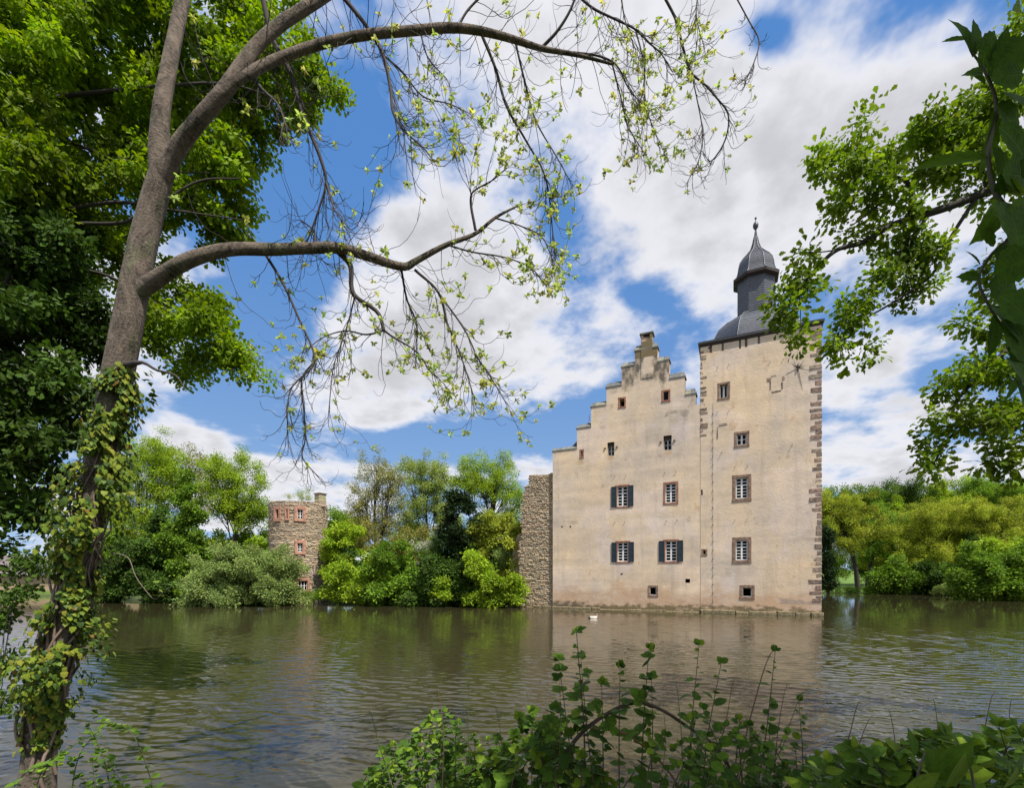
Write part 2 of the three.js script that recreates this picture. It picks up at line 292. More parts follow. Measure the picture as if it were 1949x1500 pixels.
// ================================================================ gabled house
seed(11);
const front = [X0, 0, -Z0];
const house = thing('gabled_house', 'beige stepped gable house rising straight from the water beside the tower', 'house', front, TURN);
const HL = FU(1052), HR = FU(1332.5) - 0.0;                 // left and right ends of its front
const stepPx = [[1052, 1098, 858, 850], [1098, 1125, 815.5, 806], [1125, 1154, 774, 764], [1154, 1183, 737, 726], [1183, 1208, 698, 688], [1208, 1251, 665, 653], [1251, 1273, 688, 677], [1273, 1303, 720.5, 708], [1303, 1324, 752, 739]];
const steps = stepPx.map(([x0, x1, yb, yt]) => { const m = (x0 + x1) / 2; return { u0: FU(x0), u1: FU(x1), h: FH(m, yb), t: FH(m, yt) }; });
steps[0].u0 = HL;
{
  const s = new THREE.Shape(); const lowR = FH(1328, 770);
  s.moveTo(HL, -1.0); s.lineTo(HR, -1.0); s.lineTo(HR, lowR); s.lineTo(steps[8].u1, lowR);
  for (let k = 8; k >= 0; k--) { s.lineTo(steps[k].u1, steps[k].h); s.lineTo(steps[k].u0, steps[k].h); }
  s.closePath();
  const W = {
    a: openPx(1174.5, 926, 1194, 964), b: openPx(1266, 921, 1286.5, 957), c: openPx(1175, 1033, 1195, 1069), d: openPx(1266, 1030, 1287.5, 1068.5),
    e: openPx(1156, 842, 1169, 868), f: openPx(1262.5, 829, 1278, 857), g: openPx(1179, 759, 1188, 774), h: openPx(1262, 745, 1272, 762), i: openPx(1105.5, 858, 1108.5, 870), j: openPx(1236.5, 1118, 1248.5, 1133), k: openPx(1304, 1102, 1313, 1109.5), m: openPx(1338, 1048, 1342.5, 1055.5), n: openPx(1334, 932, 1337, 943),
  };
  delete W.m; delete W.n;
  for (const o of Object.values(W)) s.holes.push(rectHole(...o));
  const g = new THREE.ExtrudeGeometry(s, { depth: 0.7, bevelEnabled: false }); g.translate(0, 0, -0.7);
  part('front_wall', g, M.house, house);
  const D = 10.5, eL = steps[0].h - 0.9;
  part('side_wall', box(HL, HL + 0.6, -1, eL, -D, -0.702), M.plain, house);
  part('side_wall', box(HR - 0.65, HR - 0.05, -1, FH(1328, 770) - 0.1, -D, -0.702), M.plain, house);
  part('rear_wall', box(HL + 0.602, HR - 0.652, -1, eL, -D, -D + 0.6), M.plain, house);
  // saddle roof behind the steps
  const um = (steps[5].u0 + steps[5].u1) / 2, ridge = steps[5].h - 0.9, roof = node('roof', house);
  for (const [ue, he] of [[HL - 0.25, eL - 0.15], [HR - 0.06, FH(1328, 770) - 0.25]]) {
    const r = new THREE.Shape(); r.moveTo(ue, he); r.lineTo(um, ridge); r.lineTo(um, ridge - 0.22); r.lineTo(ue, he - 0.22); r.closePath();
    const q = new THREE.ExtrudeGeometry(r, { depth: D - 0.75, bevelEnabled: false }); q.translate(0, 0, -D); part('roof_slope', q, M.slate, roof);
  }
  const back = new THREE.Shape(); back.moveTo(HL + 0.1, eL - 0.3); back.lineTo(HR - 0.1, eL - 0.3); back.lineTo(um, ridge - 0.3); back.closePath();
  const bg = new THREE.ExtrudeGeometry(back, { depth: 0.3, bevelEnabled: false }); bg.translate(0, 0, -D + 0.65); part('rear_gable', bg, M.plain, house);
  // floors, so that the rooms behind the windows are dark
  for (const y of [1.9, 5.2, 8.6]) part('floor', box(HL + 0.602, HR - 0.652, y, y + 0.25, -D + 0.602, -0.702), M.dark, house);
  // copings: a saddle stone with a sloped front over each step
  steps.forEach((q, k) => {
    const t = q.t - q.h, sh = new THREE.Shape(); sh.moveTo(0.03, 0); sh.lineTo(0.035, 0.10); sh.lineTo(-0.22, t); sh.lineTo(-0.48, t); sh.lineTo(-0.78, 0.1); sh.lineTo(-0.775, 0); sh.closePath();
    const L = k < 5 ? -0.08 : 0.0, Rr = k > 5 ? 0.08 : 0.0, u0 = q.u0 + (k < 5 ? L : k > 5 ? 0.004 : -0.07), u1 = q.u1 + (k > 5 ? Rr : k < 5 ? -0.004 : 0.07);
    const n = Math.max(2, Math.round((u1 - u0) / 0.45)), G = node('coping', house);
    for (let i = 0; i < n; i++) { const a = mix(u0, u1, i / n) + 0.004, b = mix(u0, u1, (i + 1) / n) - 0.004; const e = new THREE.ExtrudeGeometry(sh, { depth: b - a, bevelEnabled: false }); e.rotateY(-Math.PI / 2); const p = e.attributes.position; e.computeBoundingBox(); e.translate(a - e.boundingBox.min.x, q.h + 0.002 + rr(-0.0, 0.012), 0);
      for (let v = 0; v < p.count; v++) { const outer = k <= 5 ? i === 0 && p.getX(v) < a + 0.01 : false, outR = k >= 5 ? i === n - 1 && p.getX(v) > b - 0.01 : false; if ((outer || outR) && p.getY(v) > q.h + 0.12) p.setX(v, p.getX(v) + (outer ? 0.16 : -0.16)); }
      e.computeVertexNormals(); part('coping_stone', e, pick(M.coping), G); }
  });
  // chimney on the gable's top
  const cu0 = FU(1220), cu1 = FU(1241), ct = FH(1230, 642), ch = node('chimney', house);
  const cs = box(cu0, cu1, steps[5].h - 2.2, ct, -0.62, 0.03); { const P = cs.attributes.position, U = cs.attributes.uv; for (let i = 0; i < P.count; i++) U.setXY(i, P.getX(i) + 0.4 * P.getZ(i), P.getY(i)); } part('chimney_shaft', cs, M.house, ch);
  for (const [x0, x1] of [[cu0, cu0 + 0.17], [cu1 - 0.17, cu1]]) part('chimney_pier', box(x0, x1, ct, ct + 0.22, -0.6, 0.02), M.plain, ch);
  part('chimney_pier', box(cu0 + 0.171, cu1 - 0.171, ct, ct + 0.22, -0.6, -0.4), M.plain, ch);
  part('chimney_cap', stone(cu0 - 0.1, cu1 + 0.1, ct + 0.222, ct + 0.36, -0.72, 0.12, 0.01, 0.02), M.coping[0], ch);
  // little spire of a stair turret behind the left steps
  const sp = new THREE.CylinderGeometry(0.02, 0.95, 3.4, 8); const [su] = FP(1101, 850), sg = node('stair_turret', house); sp.translate(su, FH(1101, 850) + 1.1, -3.2); part('spire', sp, M.slate, sg);
  const fb = new THREE.SphereGeometry(0.11, 10, 8); fb.translate(su, FH(1101, 850) + 2.85, -3.2); part('finial_ball', fb, M.lead, sg);
  part('finial_rod', box(su - 0.015, su + 0.015, FH(1101, 850) + 2.9, FH(1101, 850) + 3.55, -3.215, -3.185), M.iron, sg);
  const bdy = new THREE.CylinderGeometry(0.8, 0.8, 6, 12); bdy.translate(su, FH(1101, 850) - 3.5, -3.2); part('turret_wall', bdy, M.plain, sg);
  // windows
  const R = [4, 2], sh = 0.40;
  makeWindow(house, W.a, { fw: 0.14, ear: 0.03, stone: M.red, rows: R, shutters: sh, bar: 0.05, label: 'white casement window between dark blue shutters' });
  makeWindow(house, W.b, { fw: 0.16, stone: M.red, rows: R, bar: 0.05, label: 'white casement window in a red sandstone surround without shutters' });
  makeWindow(house, W.c, { fw: 0.14, ear: 0.03, stone: M.red, rows: R, shutters: sh, bar: 0.05, label: 'white casement window between dark blue shutters' });
  makeWindow(house, W.d, { fw: 0.14, ear: 0.03, stone: M.red, rows: R, shutters: sh, bar: 0.05, label: 'white casement window between dark blue shutters' });
  for (const k of ['e', 'f']) {
    const o = W[k], lo = [o[0] + 0.02, o[1] + 0.02, o[2] - 0.02, o[3] - 0.30]; makeWindow(house, lo, { rows: [2], wood: M.greyWood, deep: 0.26, mid: 0.09, edge: 0.05, label: 'small weathered grey window without a surround' });
    part('recess_shade_strip', box(o[0] + 0.01, o[2] - 0.01, lo[3] + 0.004, o[3] - 0.1, -0.3, -0.12), M.wood, house);  // dark strip paints in the shade at the top of the recess
    for (const s of [-1, 1]) { const u = s < 0 ? o[0] - 0.2 : o[2] + 0.2, g2 = new THREE.CylinderGeometry(0.09, 0.1, 0.2, 9); g2.rotateX(Math.PI / 2); g2.translate(u, (o[1] + o[3]) / 2 + 0.1, -0.05); part('corbel', g2, M.quoin[2], house); }
  }
  makeWindow(house, W.g, { fw: 0.13, stone: M.red }); makeWindow(house, W.h, { fw: 0.14, stone: M.red, rows: [1], cols: 1, wood: M.greyWood, edge: 0.03 }); makeWindow(house, W.i, { fw: 0.12, stone: M.red });
  makeWindow(house, W.j, { fw: 0.15, stone: M.brown, rows: [1], cols: 1, edge: 0.04, label: 'small square cellar window in brown stone' }); makeWindow(house, W.k, {});
  for (const [x, y] of [[1170, 909], [1191, 908], [1265, 903], [1286, 901], [1170, 996], [1189, 996], [1268, 995], [1288, 993]]) hook(house, x, y);
  // blind slots: dark stones let into the wall
  for (const [x0, y0, x1, y1] of [[1068, 1001, 1071, 1004], [1084, 1001, 1087, 1004], [1181, 1091, 1185, 1094]]) { const o = openPx(x0, y0, x1, y1); part('putlog_stone', stone(...[o[0], o[2], o[1], o[3]], -0.1, 0.015, 0.006, 0.01), M.wood, house); }
  // plinth stones at the water line
  let u = HL - 0.05; while (u < HR - 0.3) { const w = rr(0.4, 2.4), b = Math.min(u + w, HR - 0.01); part('plinth_stone', stone(u + 0.004, b - 0.004, -0.4, rr(0.02, 0.17), -0.3, rr(0.04, 0.14), 0.03, 0.05), M.plinth, house); u = b; }
}

// ================================================================ square tower
seed(21);
const tower = thing('square_tower', 'tall square castle tower with quoined corners and slate onion turret', 'tower', front, TURN);
const TL = FU(1332.5) + 0.012, TW = -TL, WT = 19.6, D0 = 0.012;
{
  const W = {
    a: openPx(1369.5, 732, 1384.5, 757), b: openPx(1402, 826, 1420.5, 847), c: openPx(1400, 910, 1422.5, 949), d: openPx(1400, 1029, 1422.5, 1066.5), e: openPx(1413, 1119, 1430, 1136),
    m: openPx(1338, 1048, 1342.5, 1055.5), n: openPx(1334, 932, 1337, 943),
  };
  const slots = [[1350, 653, 1355, 672], [1373, 648, 1377, 668], [1406, 646, 1410, 664], [1417, 643, 1422, 661], [1441.5, 636, 1446, 655]].map((q) => openPx(...q));
  const s = new THREE.Shape(); s.moveTo(TL, -1); s.lineTo(0, -1); s.lineTo(0, WT); s.lineTo(TL, WT); s.closePath();
  for (const o of Object.values(W)) s.holes.push(rectHole(...o));
  for (const o of slots) s.holes.push(rectHole(...o));
  const g = new THREE.ExtrudeGeometry(s, { depth: 0.8, bevelEnabled: false }); g.translate(0, 0, -0.8 + D0); part('front_wall', g, M.tower, tower);
  const sl = node('blocked_slot', tower); slots.forEach((o, k) => part('slot_fill', stone(o[0] + 0.003, o[2] - 0.003, o[1] + 0.003, o[3] - 0.003, -0.3, -0.05, 0.004, 0.01), M.quoin[k % 3], sl));
  part('side_wall', box(TL, TL + 0.8, -1, WT, -TW, -0.79), M.plain, tower); part('side_wall', box(-0.8, 0, -1, WT, -TW, -0.79), M.plain, tower); part('rear_wall', box(TL + 0.802, -0.802, -1, WT, -TW, -TW + 0.8), M.plain, tower);
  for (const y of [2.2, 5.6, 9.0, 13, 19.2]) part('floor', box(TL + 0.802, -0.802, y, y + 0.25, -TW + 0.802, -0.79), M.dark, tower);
  const R = [4, 2];
  makeWindow(tower, W.a, { proud: 0.026, fw: 0.16, stone: M.brown, rows: [1], bar: 0.05, deep: 0.3, mid: 0.13, label: 'tall two-light window near the top of the tower' });
  makeWindow(tower, W.b, { proud: 0.026, fw: 0.18, stone: M.brown, rows: [2], label: 'small four-pane window in brown stone' });
  makeWindow(tower, W.c, { proud: 0.026, fw: 0.24, stone: M.brown, rows: R, bar: 0.05, deep: 0.16, label: 'white twelve-pane window in brown stone' });
  makeWindow(tower, W.d, { proud: 0.026, fw: 0.24, stone: M.brown, rows: R, bar: 0.05, deep: 0.16, label: 'white twelve-pane window in brown stone' });
  makeWindow(tower, W.e, { proud: 0.026, fw: 0.2, stone: M.brown, rows: [1], cols: 1, edge: 0.04, label: 'small square cellar window in brown stone' });
  makeWindow(tower, W.m, { proud: 0.026, fw: 0.12, stone: M.brown }); makeWindow(tower, W.n, {});
  for (const [x, y] of [[1366, 702], [1387, 697], [1465, 692], [1490, 688], [1365, 787], [1387, 785], [1398, 893], [1422, 890], [1398, 993], [1421, 992]]) hook(tower, x, y);
  // two raking wall anchors
  for (const [x0, y0, x1, y1] of [[1370, 879, 1373, 862], [1501, 864, 1507, 847]]) { const [a, b] = FP(x0, y0), [c, d] = FP(x1, y1); part('wall_anchor', tube([V(c, d, -0.05), V(c, d, 0.14)], [0.022, 0.022], 6), M.iron, tower); }
  // walled-up openings: stones of the old surrounds still show
  const old = (list) => { const n = node('walled_up_opening', tower); for (const q of list) { const o = openPx(...q); part('surround_stone', stone(o[0], o[2], o[1], o[3], -0.1, D0 + 0.012, 0.025, 0.012), pick(M.quoin), n); } };
  old([[1467, 711.5, 1487, 716.5], [1458.5, 720, 1467, 727], [1464, 727, 1467.2, 743.5], [1468, 744, 1486, 747], [1486.5, 727, 1490, 741], [1488, 716, 1493, 723]]);
  old([[1363, 813, 1366, 836], [1384.5, 806, 1388, 834], [1369, 806, 1384, 809.5]]);
  for (const [x, y] of [[1349, 662.5], [1556, 627], [1539, 629.5]]) { const [u, h] = FP(x, y); const q = new THREE.SphereGeometry(0.09, 8, 6); q.translate(u, h, D0 - 0.05); part('iron_boss', q, M.iron, tower); }
  // dead plant rooted in the wall
  { const [u, h] = FP(1517, 700), L = [], p = V(u, h, 0.02); seed(77); for (let k = 0; k < 9; k++) { const a = rr(-1.2, 1.9), l = k === 0 ? 0.95 : rr(0.3, 0.55), d = k === 0 ? V(0.9, -0.55, 0.25) : V(Math.sin(a), Math.cos(a) * 0.8, 0.3); L.push(tube([p, p.clone().addScaledVector(d, l * 0.5), p.clone().addScaledVector(d, l).add(V(0, rr(0, 0.14), 0))], [0.03, 0.018, 0.008], 4)); } L.push(tube([V(u, h - 0.25, 0.04), V(u + 0.02, h + 0.2, 0.06)], [0.05, 0.04], 5)); part('dry_plant', merge(L), M.wood, tower); }
  // quoins, long and short in turn, both front corners
  seed(5);
  for (const side of ['right', 'left']) {
    let h = side === 'right' ? 0.95 : FH(1335, 832), k = 0; const top = WT - 0.55;
    while (h < top) {
      const t = rr(0.16, 0.33), long = k % 2 === 0 ? rnd() > 0.12 : rnd() < 0.1, w = side === 'right' ? (long ? rr(0.40, 0.76) * (h > 6 && h < 8 ? 1.3 : 1) : rr(0.20, 0.38)) : (long ? rr(0.34, 0.55) : rr(0.15, 0.28)), pr = 0.010 + rr(0, 0.014);
      if (side === 'right') part('quoin', stone(-w, pr, h, h + t, -rr(0.3, 0.5), D0 + pr, 0.02, 0.012), pick(M.quoin), tower);
      else part('quoin', stone(TL - pr, TL + w, h, h + t, -0.4, D0 + pr, 0.02, 0.03), pick(M.quoin), tower);
      h += t + rr(0.03, 0.20); k++;
    }
  }
  let u = TL; while (u < 0) { const w = rr(0.6, 2.6), b = Math.min(u + w, 0.1); part('plinth_stone', stone(u + 0.004, b - 0.002, -0.4, rr(0.14, 0.27), -0.3, D0 + rr(0.07, 0.13), 0.03, 0.06), M.plinth, tower); u = b; if (u >= 0.1) break; }
  // lightning cable down the front with its clips
  const cu = FU(1356.5), cable = part('lightning_cable', box(cu - 0.004, cu + 0.004, 0.3, FH(1356.5, 768), D0 + 0.012, D0 + 0.02), M.lead, tower); for (let y = 0.8; y < FH(1356.5, 775); y += 0.62) part('cable_clip', box(cu - 0.022, cu + 0.022, y, y + 0.05, D0 - 0.01, D0 + 0.05), M.iron, cable);
  // eaves: flared boarded soffit, then the slate roof
  const ax = TL / 2, az = -TW / 2, hw = TW / 2, roof = node('roof', tower);
  const ring = (list, sides, mat, name, rot, parent = roof, spread = 1) => {    // prism rings: [flat radius, height]
    const pos = [], uv = [], n = sides, f = 1 / Math.cos(Math.PI / n);
    for (let k = 0; k < n; k++) for (let i = 0; i < list.length - 1; i++) {
      const P = (j, kk) => { const a = rot + (kk + 0.5) / n * 2 * Math.PI, r = list[j][0] * f; return [ax + Math.sin(a) * r, list[j][1], az + Math.cos(a) * r]; };
      const A = P(i, k - 1), B = P(i, k), C = P(i + 1, k), E = P(i + 1, k - 1), wa = list[i][0] * Math.tan(Math.PI / n), wc = list[i + 1][0] * Math.tan(Math.PI / n);
      pos.push(...A, ...B, ...C, ...A, ...C, ...E); uv.push(-wa, list[i][1], wa, list[i][1], wc, list[i + 1][1], -wa, list[i][1], wc, list[i + 1][1], -wc, list[i + 1][1]);
    }
    const q = new THREE.BufferGeometry(); q.setAttribute('position', new THREE.Float32BufferAttribute(pos, 3)); q.setAttribute('uv', new THREE.Float32BufferAttribute(uv, 2)); q.computeVertexNormals(); return part(name, q, mat, parent);
  };
  /** slate courses: every course oversails the one below it */
  const courses = (prof, step) => { const c = new THREE.CatmullRomCurve3(prof.map(([r, y]) => V(r, y, 0)), false, 'centripetal'), n = Math.round(c.getLength() / step), out = []; for (let i = 0; i <= n; i++) { const p = c.getPoint(i / n); if (i) out.push([p.x + 0.004, p.y - 0.004]); if (i < n) out.push([p.x + 0.018, p.y]); } return out; };
  ring([[hw + 0.02, WT - 0.16], [hw + 0.05, WT - 0.10], [hw + 0.12, WT + 0.03]], 4, M.wood, 'soffit', 0);
  ring([[hw + 0.12, WT + 0.03], [hw + 0.16, WT + 0.05], [hw + 0.17, WT + 0.15], [hw + 0.12, WT + 0.18]], 4, M.slateDark, 'eaves_board', 0);
  ring(courses([[hw + 0.15, WT + 0.17], [hw - 0.05, WT + 0.28], [hw - 0.4, WT + 0.44], [hw - 0.8, WT + 0.60]], 0.2), 4, M.slate, 'roof_skirt', 0);
  const bell = [[3.20, WT + 0.30], [3.08, WT + 0.80], [2.90, WT + 1.4], [2.58, WT + 2.1], [2.02, WT + 2.62], [1.27, WT + 3.0]], dome = [[1.54, WT + 5.93], [1.32, WT + 6.15], [1.23, WT + 6.45], [1.18, WT + 6.85], [1.09, WT + 7.25], [0.88, WT + 7.6], [0.62, WT + 7.9], [0.36, WT + 8.25], [0.21, WT + 8.72], [0.11, WT + 9.25], [0.055, WT + 9.75]];
  ring([...courses(bell, 0.22), [1.1, WT + 3.05]], 8, M.slate, 'bell_roof', 0);
  ring(courses([[1.25, WT + 2.9], [1.25, WT + 5.85]], 0.17), 8, M.slate, 'turret_drum', 0);
  ring([[1.24, WT + 5.62], [1.54, WT + 5.76], [1.56, WT + 5.92], [1.48, WT + 5.95]], 8, M.wood, 'turret_eaves', 0);
  ring(courses(dome, 0.17), 8, M.slate, 'onion_dome', 0);
  // lead strips on the arrises
  const arr = (prof, sides, name) => { for (let k = 0; k < sides; k++) { const a = (k + 0.5) / sides * 2 * Math.PI, f = 1 / Math.cos(Math.PI / sides), pts = prof.map(([r, y]) => V(ax + Math.sin(a) * (r * f + 0.015), y + 0.02, az + Math.cos(a) * (r * f + 0.015))); part(name, tube(pts, pts.map(() => 0.028), 5), M.lead, roof); } };
  arr(dome.slice(0, 10), 8, 'hip_strip'); arr(bell, 8, 'hip_strip');
  const fin1 = new THREE.LatheGeometry([[0.06, 9.6], [0.07, 9.85], [0.13, 9.93], [0.19, 10.06], [0.20, 10.2], [0.15, 10.36], [0.07, 10.44], [0.035, 10.5], [0.03, 10.66], [0.09, 10.7], [0.07, 10.78], [0.0, 10.82]].map(([r, y]) => new THREE.Vector2(r, y + WT)), 14); fin1.translate(ax, 0, az); part('finial', fin1, M.slateDark, roof);
}

// ================================================================ ruined wall, left of the house
function rubble(rows, inside, zf, tones, rough) {            // irregular stones laid in rough courses, as one geometry
  const L = []; let h = rows[0];
  while (h < rows[1]) { const t = rr(rows[2], rows[3]); let u = rows[4] + rr(-0.2, 0); while (u < rows[5]) { const w = rr(t * 1.1, t * 2.8); if (inside(u + w / 2, h + t / 2) && rnd() > 0.035) { const k = rr(0.88, 1.12), c = pick(tones), z = zf(u + w / 2, h + t / 2); L.push(paint(stone(u + 0.015, u + w - 0.015, h + 0.012, h + t - 0.012, z - 0.15, z + rr(0.0, rough), 0.025, 0.035), c.map((q) => q * k))); } u += w; } h += t; }
  return merge(L);
}
M.rubble = new THREE.MeshStandardMaterial({ vertexColors: true, roughness: 0.95, bumpMap: bumped(1.5), bumpScale: 0.03 });
M.mortar = std([0.44, 0.35, 0.235], { bumpMap: bumped(1), bumpScale: 0.08 });
seed(31);
{
  const ruin = thing('ruined_wall', 'crumbling bare rubble stone wall stump adjoining the left end of gable house', 'wall', front, TURN);
  const edge = [[1051, 1163], [990, 1163], [988, 1120], [986, 1075], [985, 1040], [992, 1020], [989, 990], [993, 955], [998, 925], [1005, 921], [1005, 904], [1040, 902], [1051, 899]].map(([x, y]) => FP(x, y));
  const sh = new THREE.Shape(edge.map(([a, b]) => new THREE.Vector2(Math.min(a, HL - 0.02), Math.max(b, -0.8))));
  const g = new THREE.ExtrudeGeometry(sh, { depth: 1.5, bevelEnabled: false }); g.translate(0, 0, -1.75); part('core', g, M.mortar, ruin);
  const poly = sh.getPoints(), inP = (x, y) => { let c = false; for (let i = 0, j = poly.length - 1; i < poly.length; j = i++) if ((poly[i].y > y) !== (poly[j].y > y) && x < (poly[j].x - poly[i].x) * (y - poly[i].y) / (poly[j].y - poly[i].y) + poly[i].x) c = !c; return c; };
  const tones = [[0.50, 0.385, 0.245], [0.58, 0.46, 0.31], [0.44, 0.34, 0.22], [0.50, 0.36, 0.25], [0.47, 0.40, 0.29]];
  part('stonework', rubble([-0.3, 11.5, 0.09, 0.17, HL - 4.2, HL - 0.12], (u, h) => inP(u, h) && u < HL - 0.1 && !(h < 5 && h > 2 && fbm(u * 4, h * 4, 2, 2) > 0.24), () => -0.2, tones, 0.035), M.rubble, ruin, 'stuff');
  // lower flank, further back, running off behind the bushes
  const e2 = [[990, 1160], [950, 1158], [956, 1092], [962, 1076], [968, 1040], [974, 1016], [992, 1008]].map(([x, y]) => FP(x, y)), s2 = new THREE.Shape(e2.map(([a, b]) => new THREE.Vector2(a, Math.max(b, -0.8))));
  const g2 = new THREE.ExtrudeGeometry(s2, { depth: 1.4, bevelEnabled: false }); g2.translate(0, 0, -2.6); part('core', g2, M.mortar, ruin);
  const q = s2.getPoints(), inQ = (x, y) => { let c = false; for (let i = 0, j = q.length - 1; i < q.length; j = i++) if ((q[i].y > y) !== (q[j].y > y) && x < (q[j].x - q[i].x) * (y - q[i].y) / (q[j].y - q[i].y) + q[i].x) c = !c; return c; };
  part('stonework', rubble([-0.2, 7, 0.10, 0.18, e2[1][0], e2[0][0]], inQ, () => -1.15, tones, 0.05), M.rubble, ruin, 'stuff');
  let u = edge[1][0]; while (u < HL - 0.2) { const w = rr(0.4, 0.8); part('plinth_stone', stone(u, Math.min(u + w, HL - 0.1) - 0.02, -0.4, rr(0.06, 0.2), -0.6, rr(-0.1, 0.02), 0.05, 0.06), M.plinth, ruin); u += w; }
}

// ================================================================ round tower on the island
seed(41);
{
  const ZC = 48.2, C = at(569, HOR, ZC), R = 2.74, TOP = 9.95, rt = thing('round_tower', 'roofless round rubble stone tower with pink window surrounds', 'tower', [C.x, 0, C.z]);
  const face = Math.atan2(-C.x, -C.z);                       // towards the water
  const angOf = (x) => { const a = (x - CX) / FOC; let lo = -1.5, hi = 1.5; for (let k = 0; k < 40; k++) { const m = (lo + hi) / 2, X = C.x + R * Math.sin(face + m), Z = -(C.z + R * Math.cos(face + m)); if (X / Z < a) lo = m; else hi = m; } return lo; };
  const hOf = (x, y) => { const m = angOf(x), Z = -(C.z + R * Math.cos(face + m)); return EYE - (y - HOR) / FOC * Z; };
  const win = [[522.5, 964, 535.5, 993, 526, 970, 531, 987, 0], [543, 964, 551.5, 991, 546, 969, 548.5, 987, 0], [560.5, 964, 583, 993, 567, 970, 577, 988, 2], [561, 1028, 582, 1056, 566.5, 1034, 576, 1051, 2], [563, 1101, 590, 1128, 566.5, 1106, 584, 1124, 4]].map(([a, b, c, d, e, f, g, h, n]) => ({ f: [angOf(a), hOf((a + c) / 2, d), angOf(c), hOf((a + c) / 2, b)], o: [angOf(e), hOf((a + c) / 2, h), angOf(g), hOf((a + c) / 2, f)], n }));
  const inWin = (m, h, q) => m > q[0] && m < q[2] && h > q[1] && h < q[3];
  // mortar core with real openings
  const pos = [], nS = 220, nH = 110;
  for (const [Rr, inner] of [[R - 0.06, 0], [R - 0.75, 1]]) for (let i = 0; i < nS; i++) for (let j = 0; j < nH; j++) {
    const a0 = -Math.PI + i / nS * 2 * Math.PI, a1 = -Math.PI + (i + 1) / nS * 2 * Math.PI, h0 = -0.6 + j / nH * (TOP - 0.1 + 0.6), h1 = -0.6 + (j + 1) / nH * (TOP - 0.1 + 0.6), am = (a0 + a1) / 2, hm = (h0 + h1) / 2;
    if (!inner && win.some((w) => inWin(am, hm, w.o))) continue;
    const P = (a, h) => [Math.sin(face + a) * Rr, h, Math.cos(face + a) * Rr];
    pos.push(...P(a0, h0), ...P(a1, h0), ...P(a1, h1), ...P(a0, h0), ...P(a1, h1), ...P(a0, h1));
    if (j === nH - 1 && !inner) { const q = (a, r) => [Math.sin(face + a) * r, h1, Math.cos(face + a) * r]; pos.push(...q(a0, R - 0.06), ...q(a1, R - 0.06), ...q(a1, R - 0.75), ...q(a0, R - 0.06), ...q(a1, R - 0.75), ...q(a0, R - 0.75)); }
  }
  const core = new THREE.BufferGeometry(); core.setAttribute('position', new THREE.Float32BufferAttribute(pos, 3)); core.computeVertexNormals(); part('core', core, M.mortar, rt);
  const tones = [[0.48, 0.37, 0.25], [0.54, 0.42, 0.29], [0.40, 0.31, 0.22], [0.50, 0.36, 0.25], [0.43, 0.37, 0.29], [0.36, 0.29, 0.22]], L = [];
  let h = -0.2; while (h < TOP - 0.05) {
    const t = Math.min(rr(0.09, 0.17), TOP - h); let m = -1.75 + rr(0, 0.1);
    while (m < 1.75) { const w = rr(t * 1.1, t * 3) / R, am = m + w / 2, hm = h + t / 2; if (!win.some((q) => am + w * 0.3 > q.f[0] && am - w * 0.3 < q.f[2] && hm + t * 0.3 > q.f[1] && hm - t * 0.3 < q.f[3]) && rnd() > 0.03) { const pale = hm < 3.6 && am > 0.35 && fbm(am * 2, hm * 0.8, 3, 3) > -0.1; const st = stone(-w * R / 2 + 0.014, w * R / 2 - 0.014, h + 0.012, h + t - 0.012, R - 0.22, R + rr(-0.03, 0.035), 0.02, 0.03), k = rr(0.9, 1.1); st.rotateY(face + am); L.push(paint(st, (pale ? [0.50, 0.40, 0.33] : pick(tones)).map((q) => q * k))); } m += w; }  // paler stones at the lower right paint in a sunlit patch
    h += t;
  }
  part('stonework', merge(L), M.rubble, rt, 'stuff');
  M.pink = std([0.56, 0.29, 0.20], { map: sandTex });
  win.forEach((q, k) => {
    const w = node('window', rt), am = (q.f[0] + q.f[2]) / 2, fw = (q.f[2] - q.f[0]) / 2 * R, ow = (q.o[2] - q.o[0]) / 2 * R, put = (g) => { g.translate(0, 0, R - 0.02); g.rotateY(face + am); return g; };
    part('lintel', put(stone(-fw, fw, q.o[3] + 0.002, q.f[3], -0.25, 0.10, 0.01, 0.02)), M.pink, w); part('sill', put(stone(-fw, fw, q.f[1], q.o[1] - 0.002, -0.25, 0.12, 0.01, 0.02)), M.pink, w);
    part('jamb', put(stone(-fw, -ow - 0.002, q.o[1], q.o[3], -0.25, 0.10, 0.01, 0.02)), M.pink, w); part('jamb', put(stone(ow + 0.002, fw, q.o[1], q.o[3], -0.25, 0.10, 0.01, 0.02)), M.pink, w);
    if (q.n) { const cols = q.n === 4 ? 3 : 2, rows = q.n === 4 ? 2 : 3, e = 0.05, b = [box(-ow, -ow + e, q.o[1], q.o[3], -0.12, -0.07), box(ow - e, ow, q.o[1], q.o[3], -0.12, -0.07), box(-ow + e, ow - e, q.o[1], q.o[1] + e, -0.12, -0.07), box(-ow + e, ow - e, q.o[3] - e, q.o[3], -0.12, -0.07)];
      for (let i = 1; i < cols; i++) { const x = mix(-ow, ow, i / cols); b.push(box(x - 0.03, x + 0.03, q.o[1] + e, q.o[3] - e, -0.118, -0.066)); } for (let i = 1; i < rows; i++) { const y = mix(q.o[1], q.o[3], i / rows); b.push(box(-ow + e, ow - e, y - 0.02, y + 0.02, -0.115, -0.072)); }
      part('casement', put(merge(b)), M.white, w);
      for (let i = 0; i < cols; i++) for (let j = 0; j < rows; j++) part('pane', put(box(mix(-ow, ow, i / cols) + 0.03, mix(-ow, ow, (i + 1) / cols) - 0.03, mix(q.o[1], q.o[3], j / rows) + 0.02, mix(q.o[1], q.o[3], (j + 1) / rows) - 0.02, -0.1, -0.096)), M.pane, w); }
  });
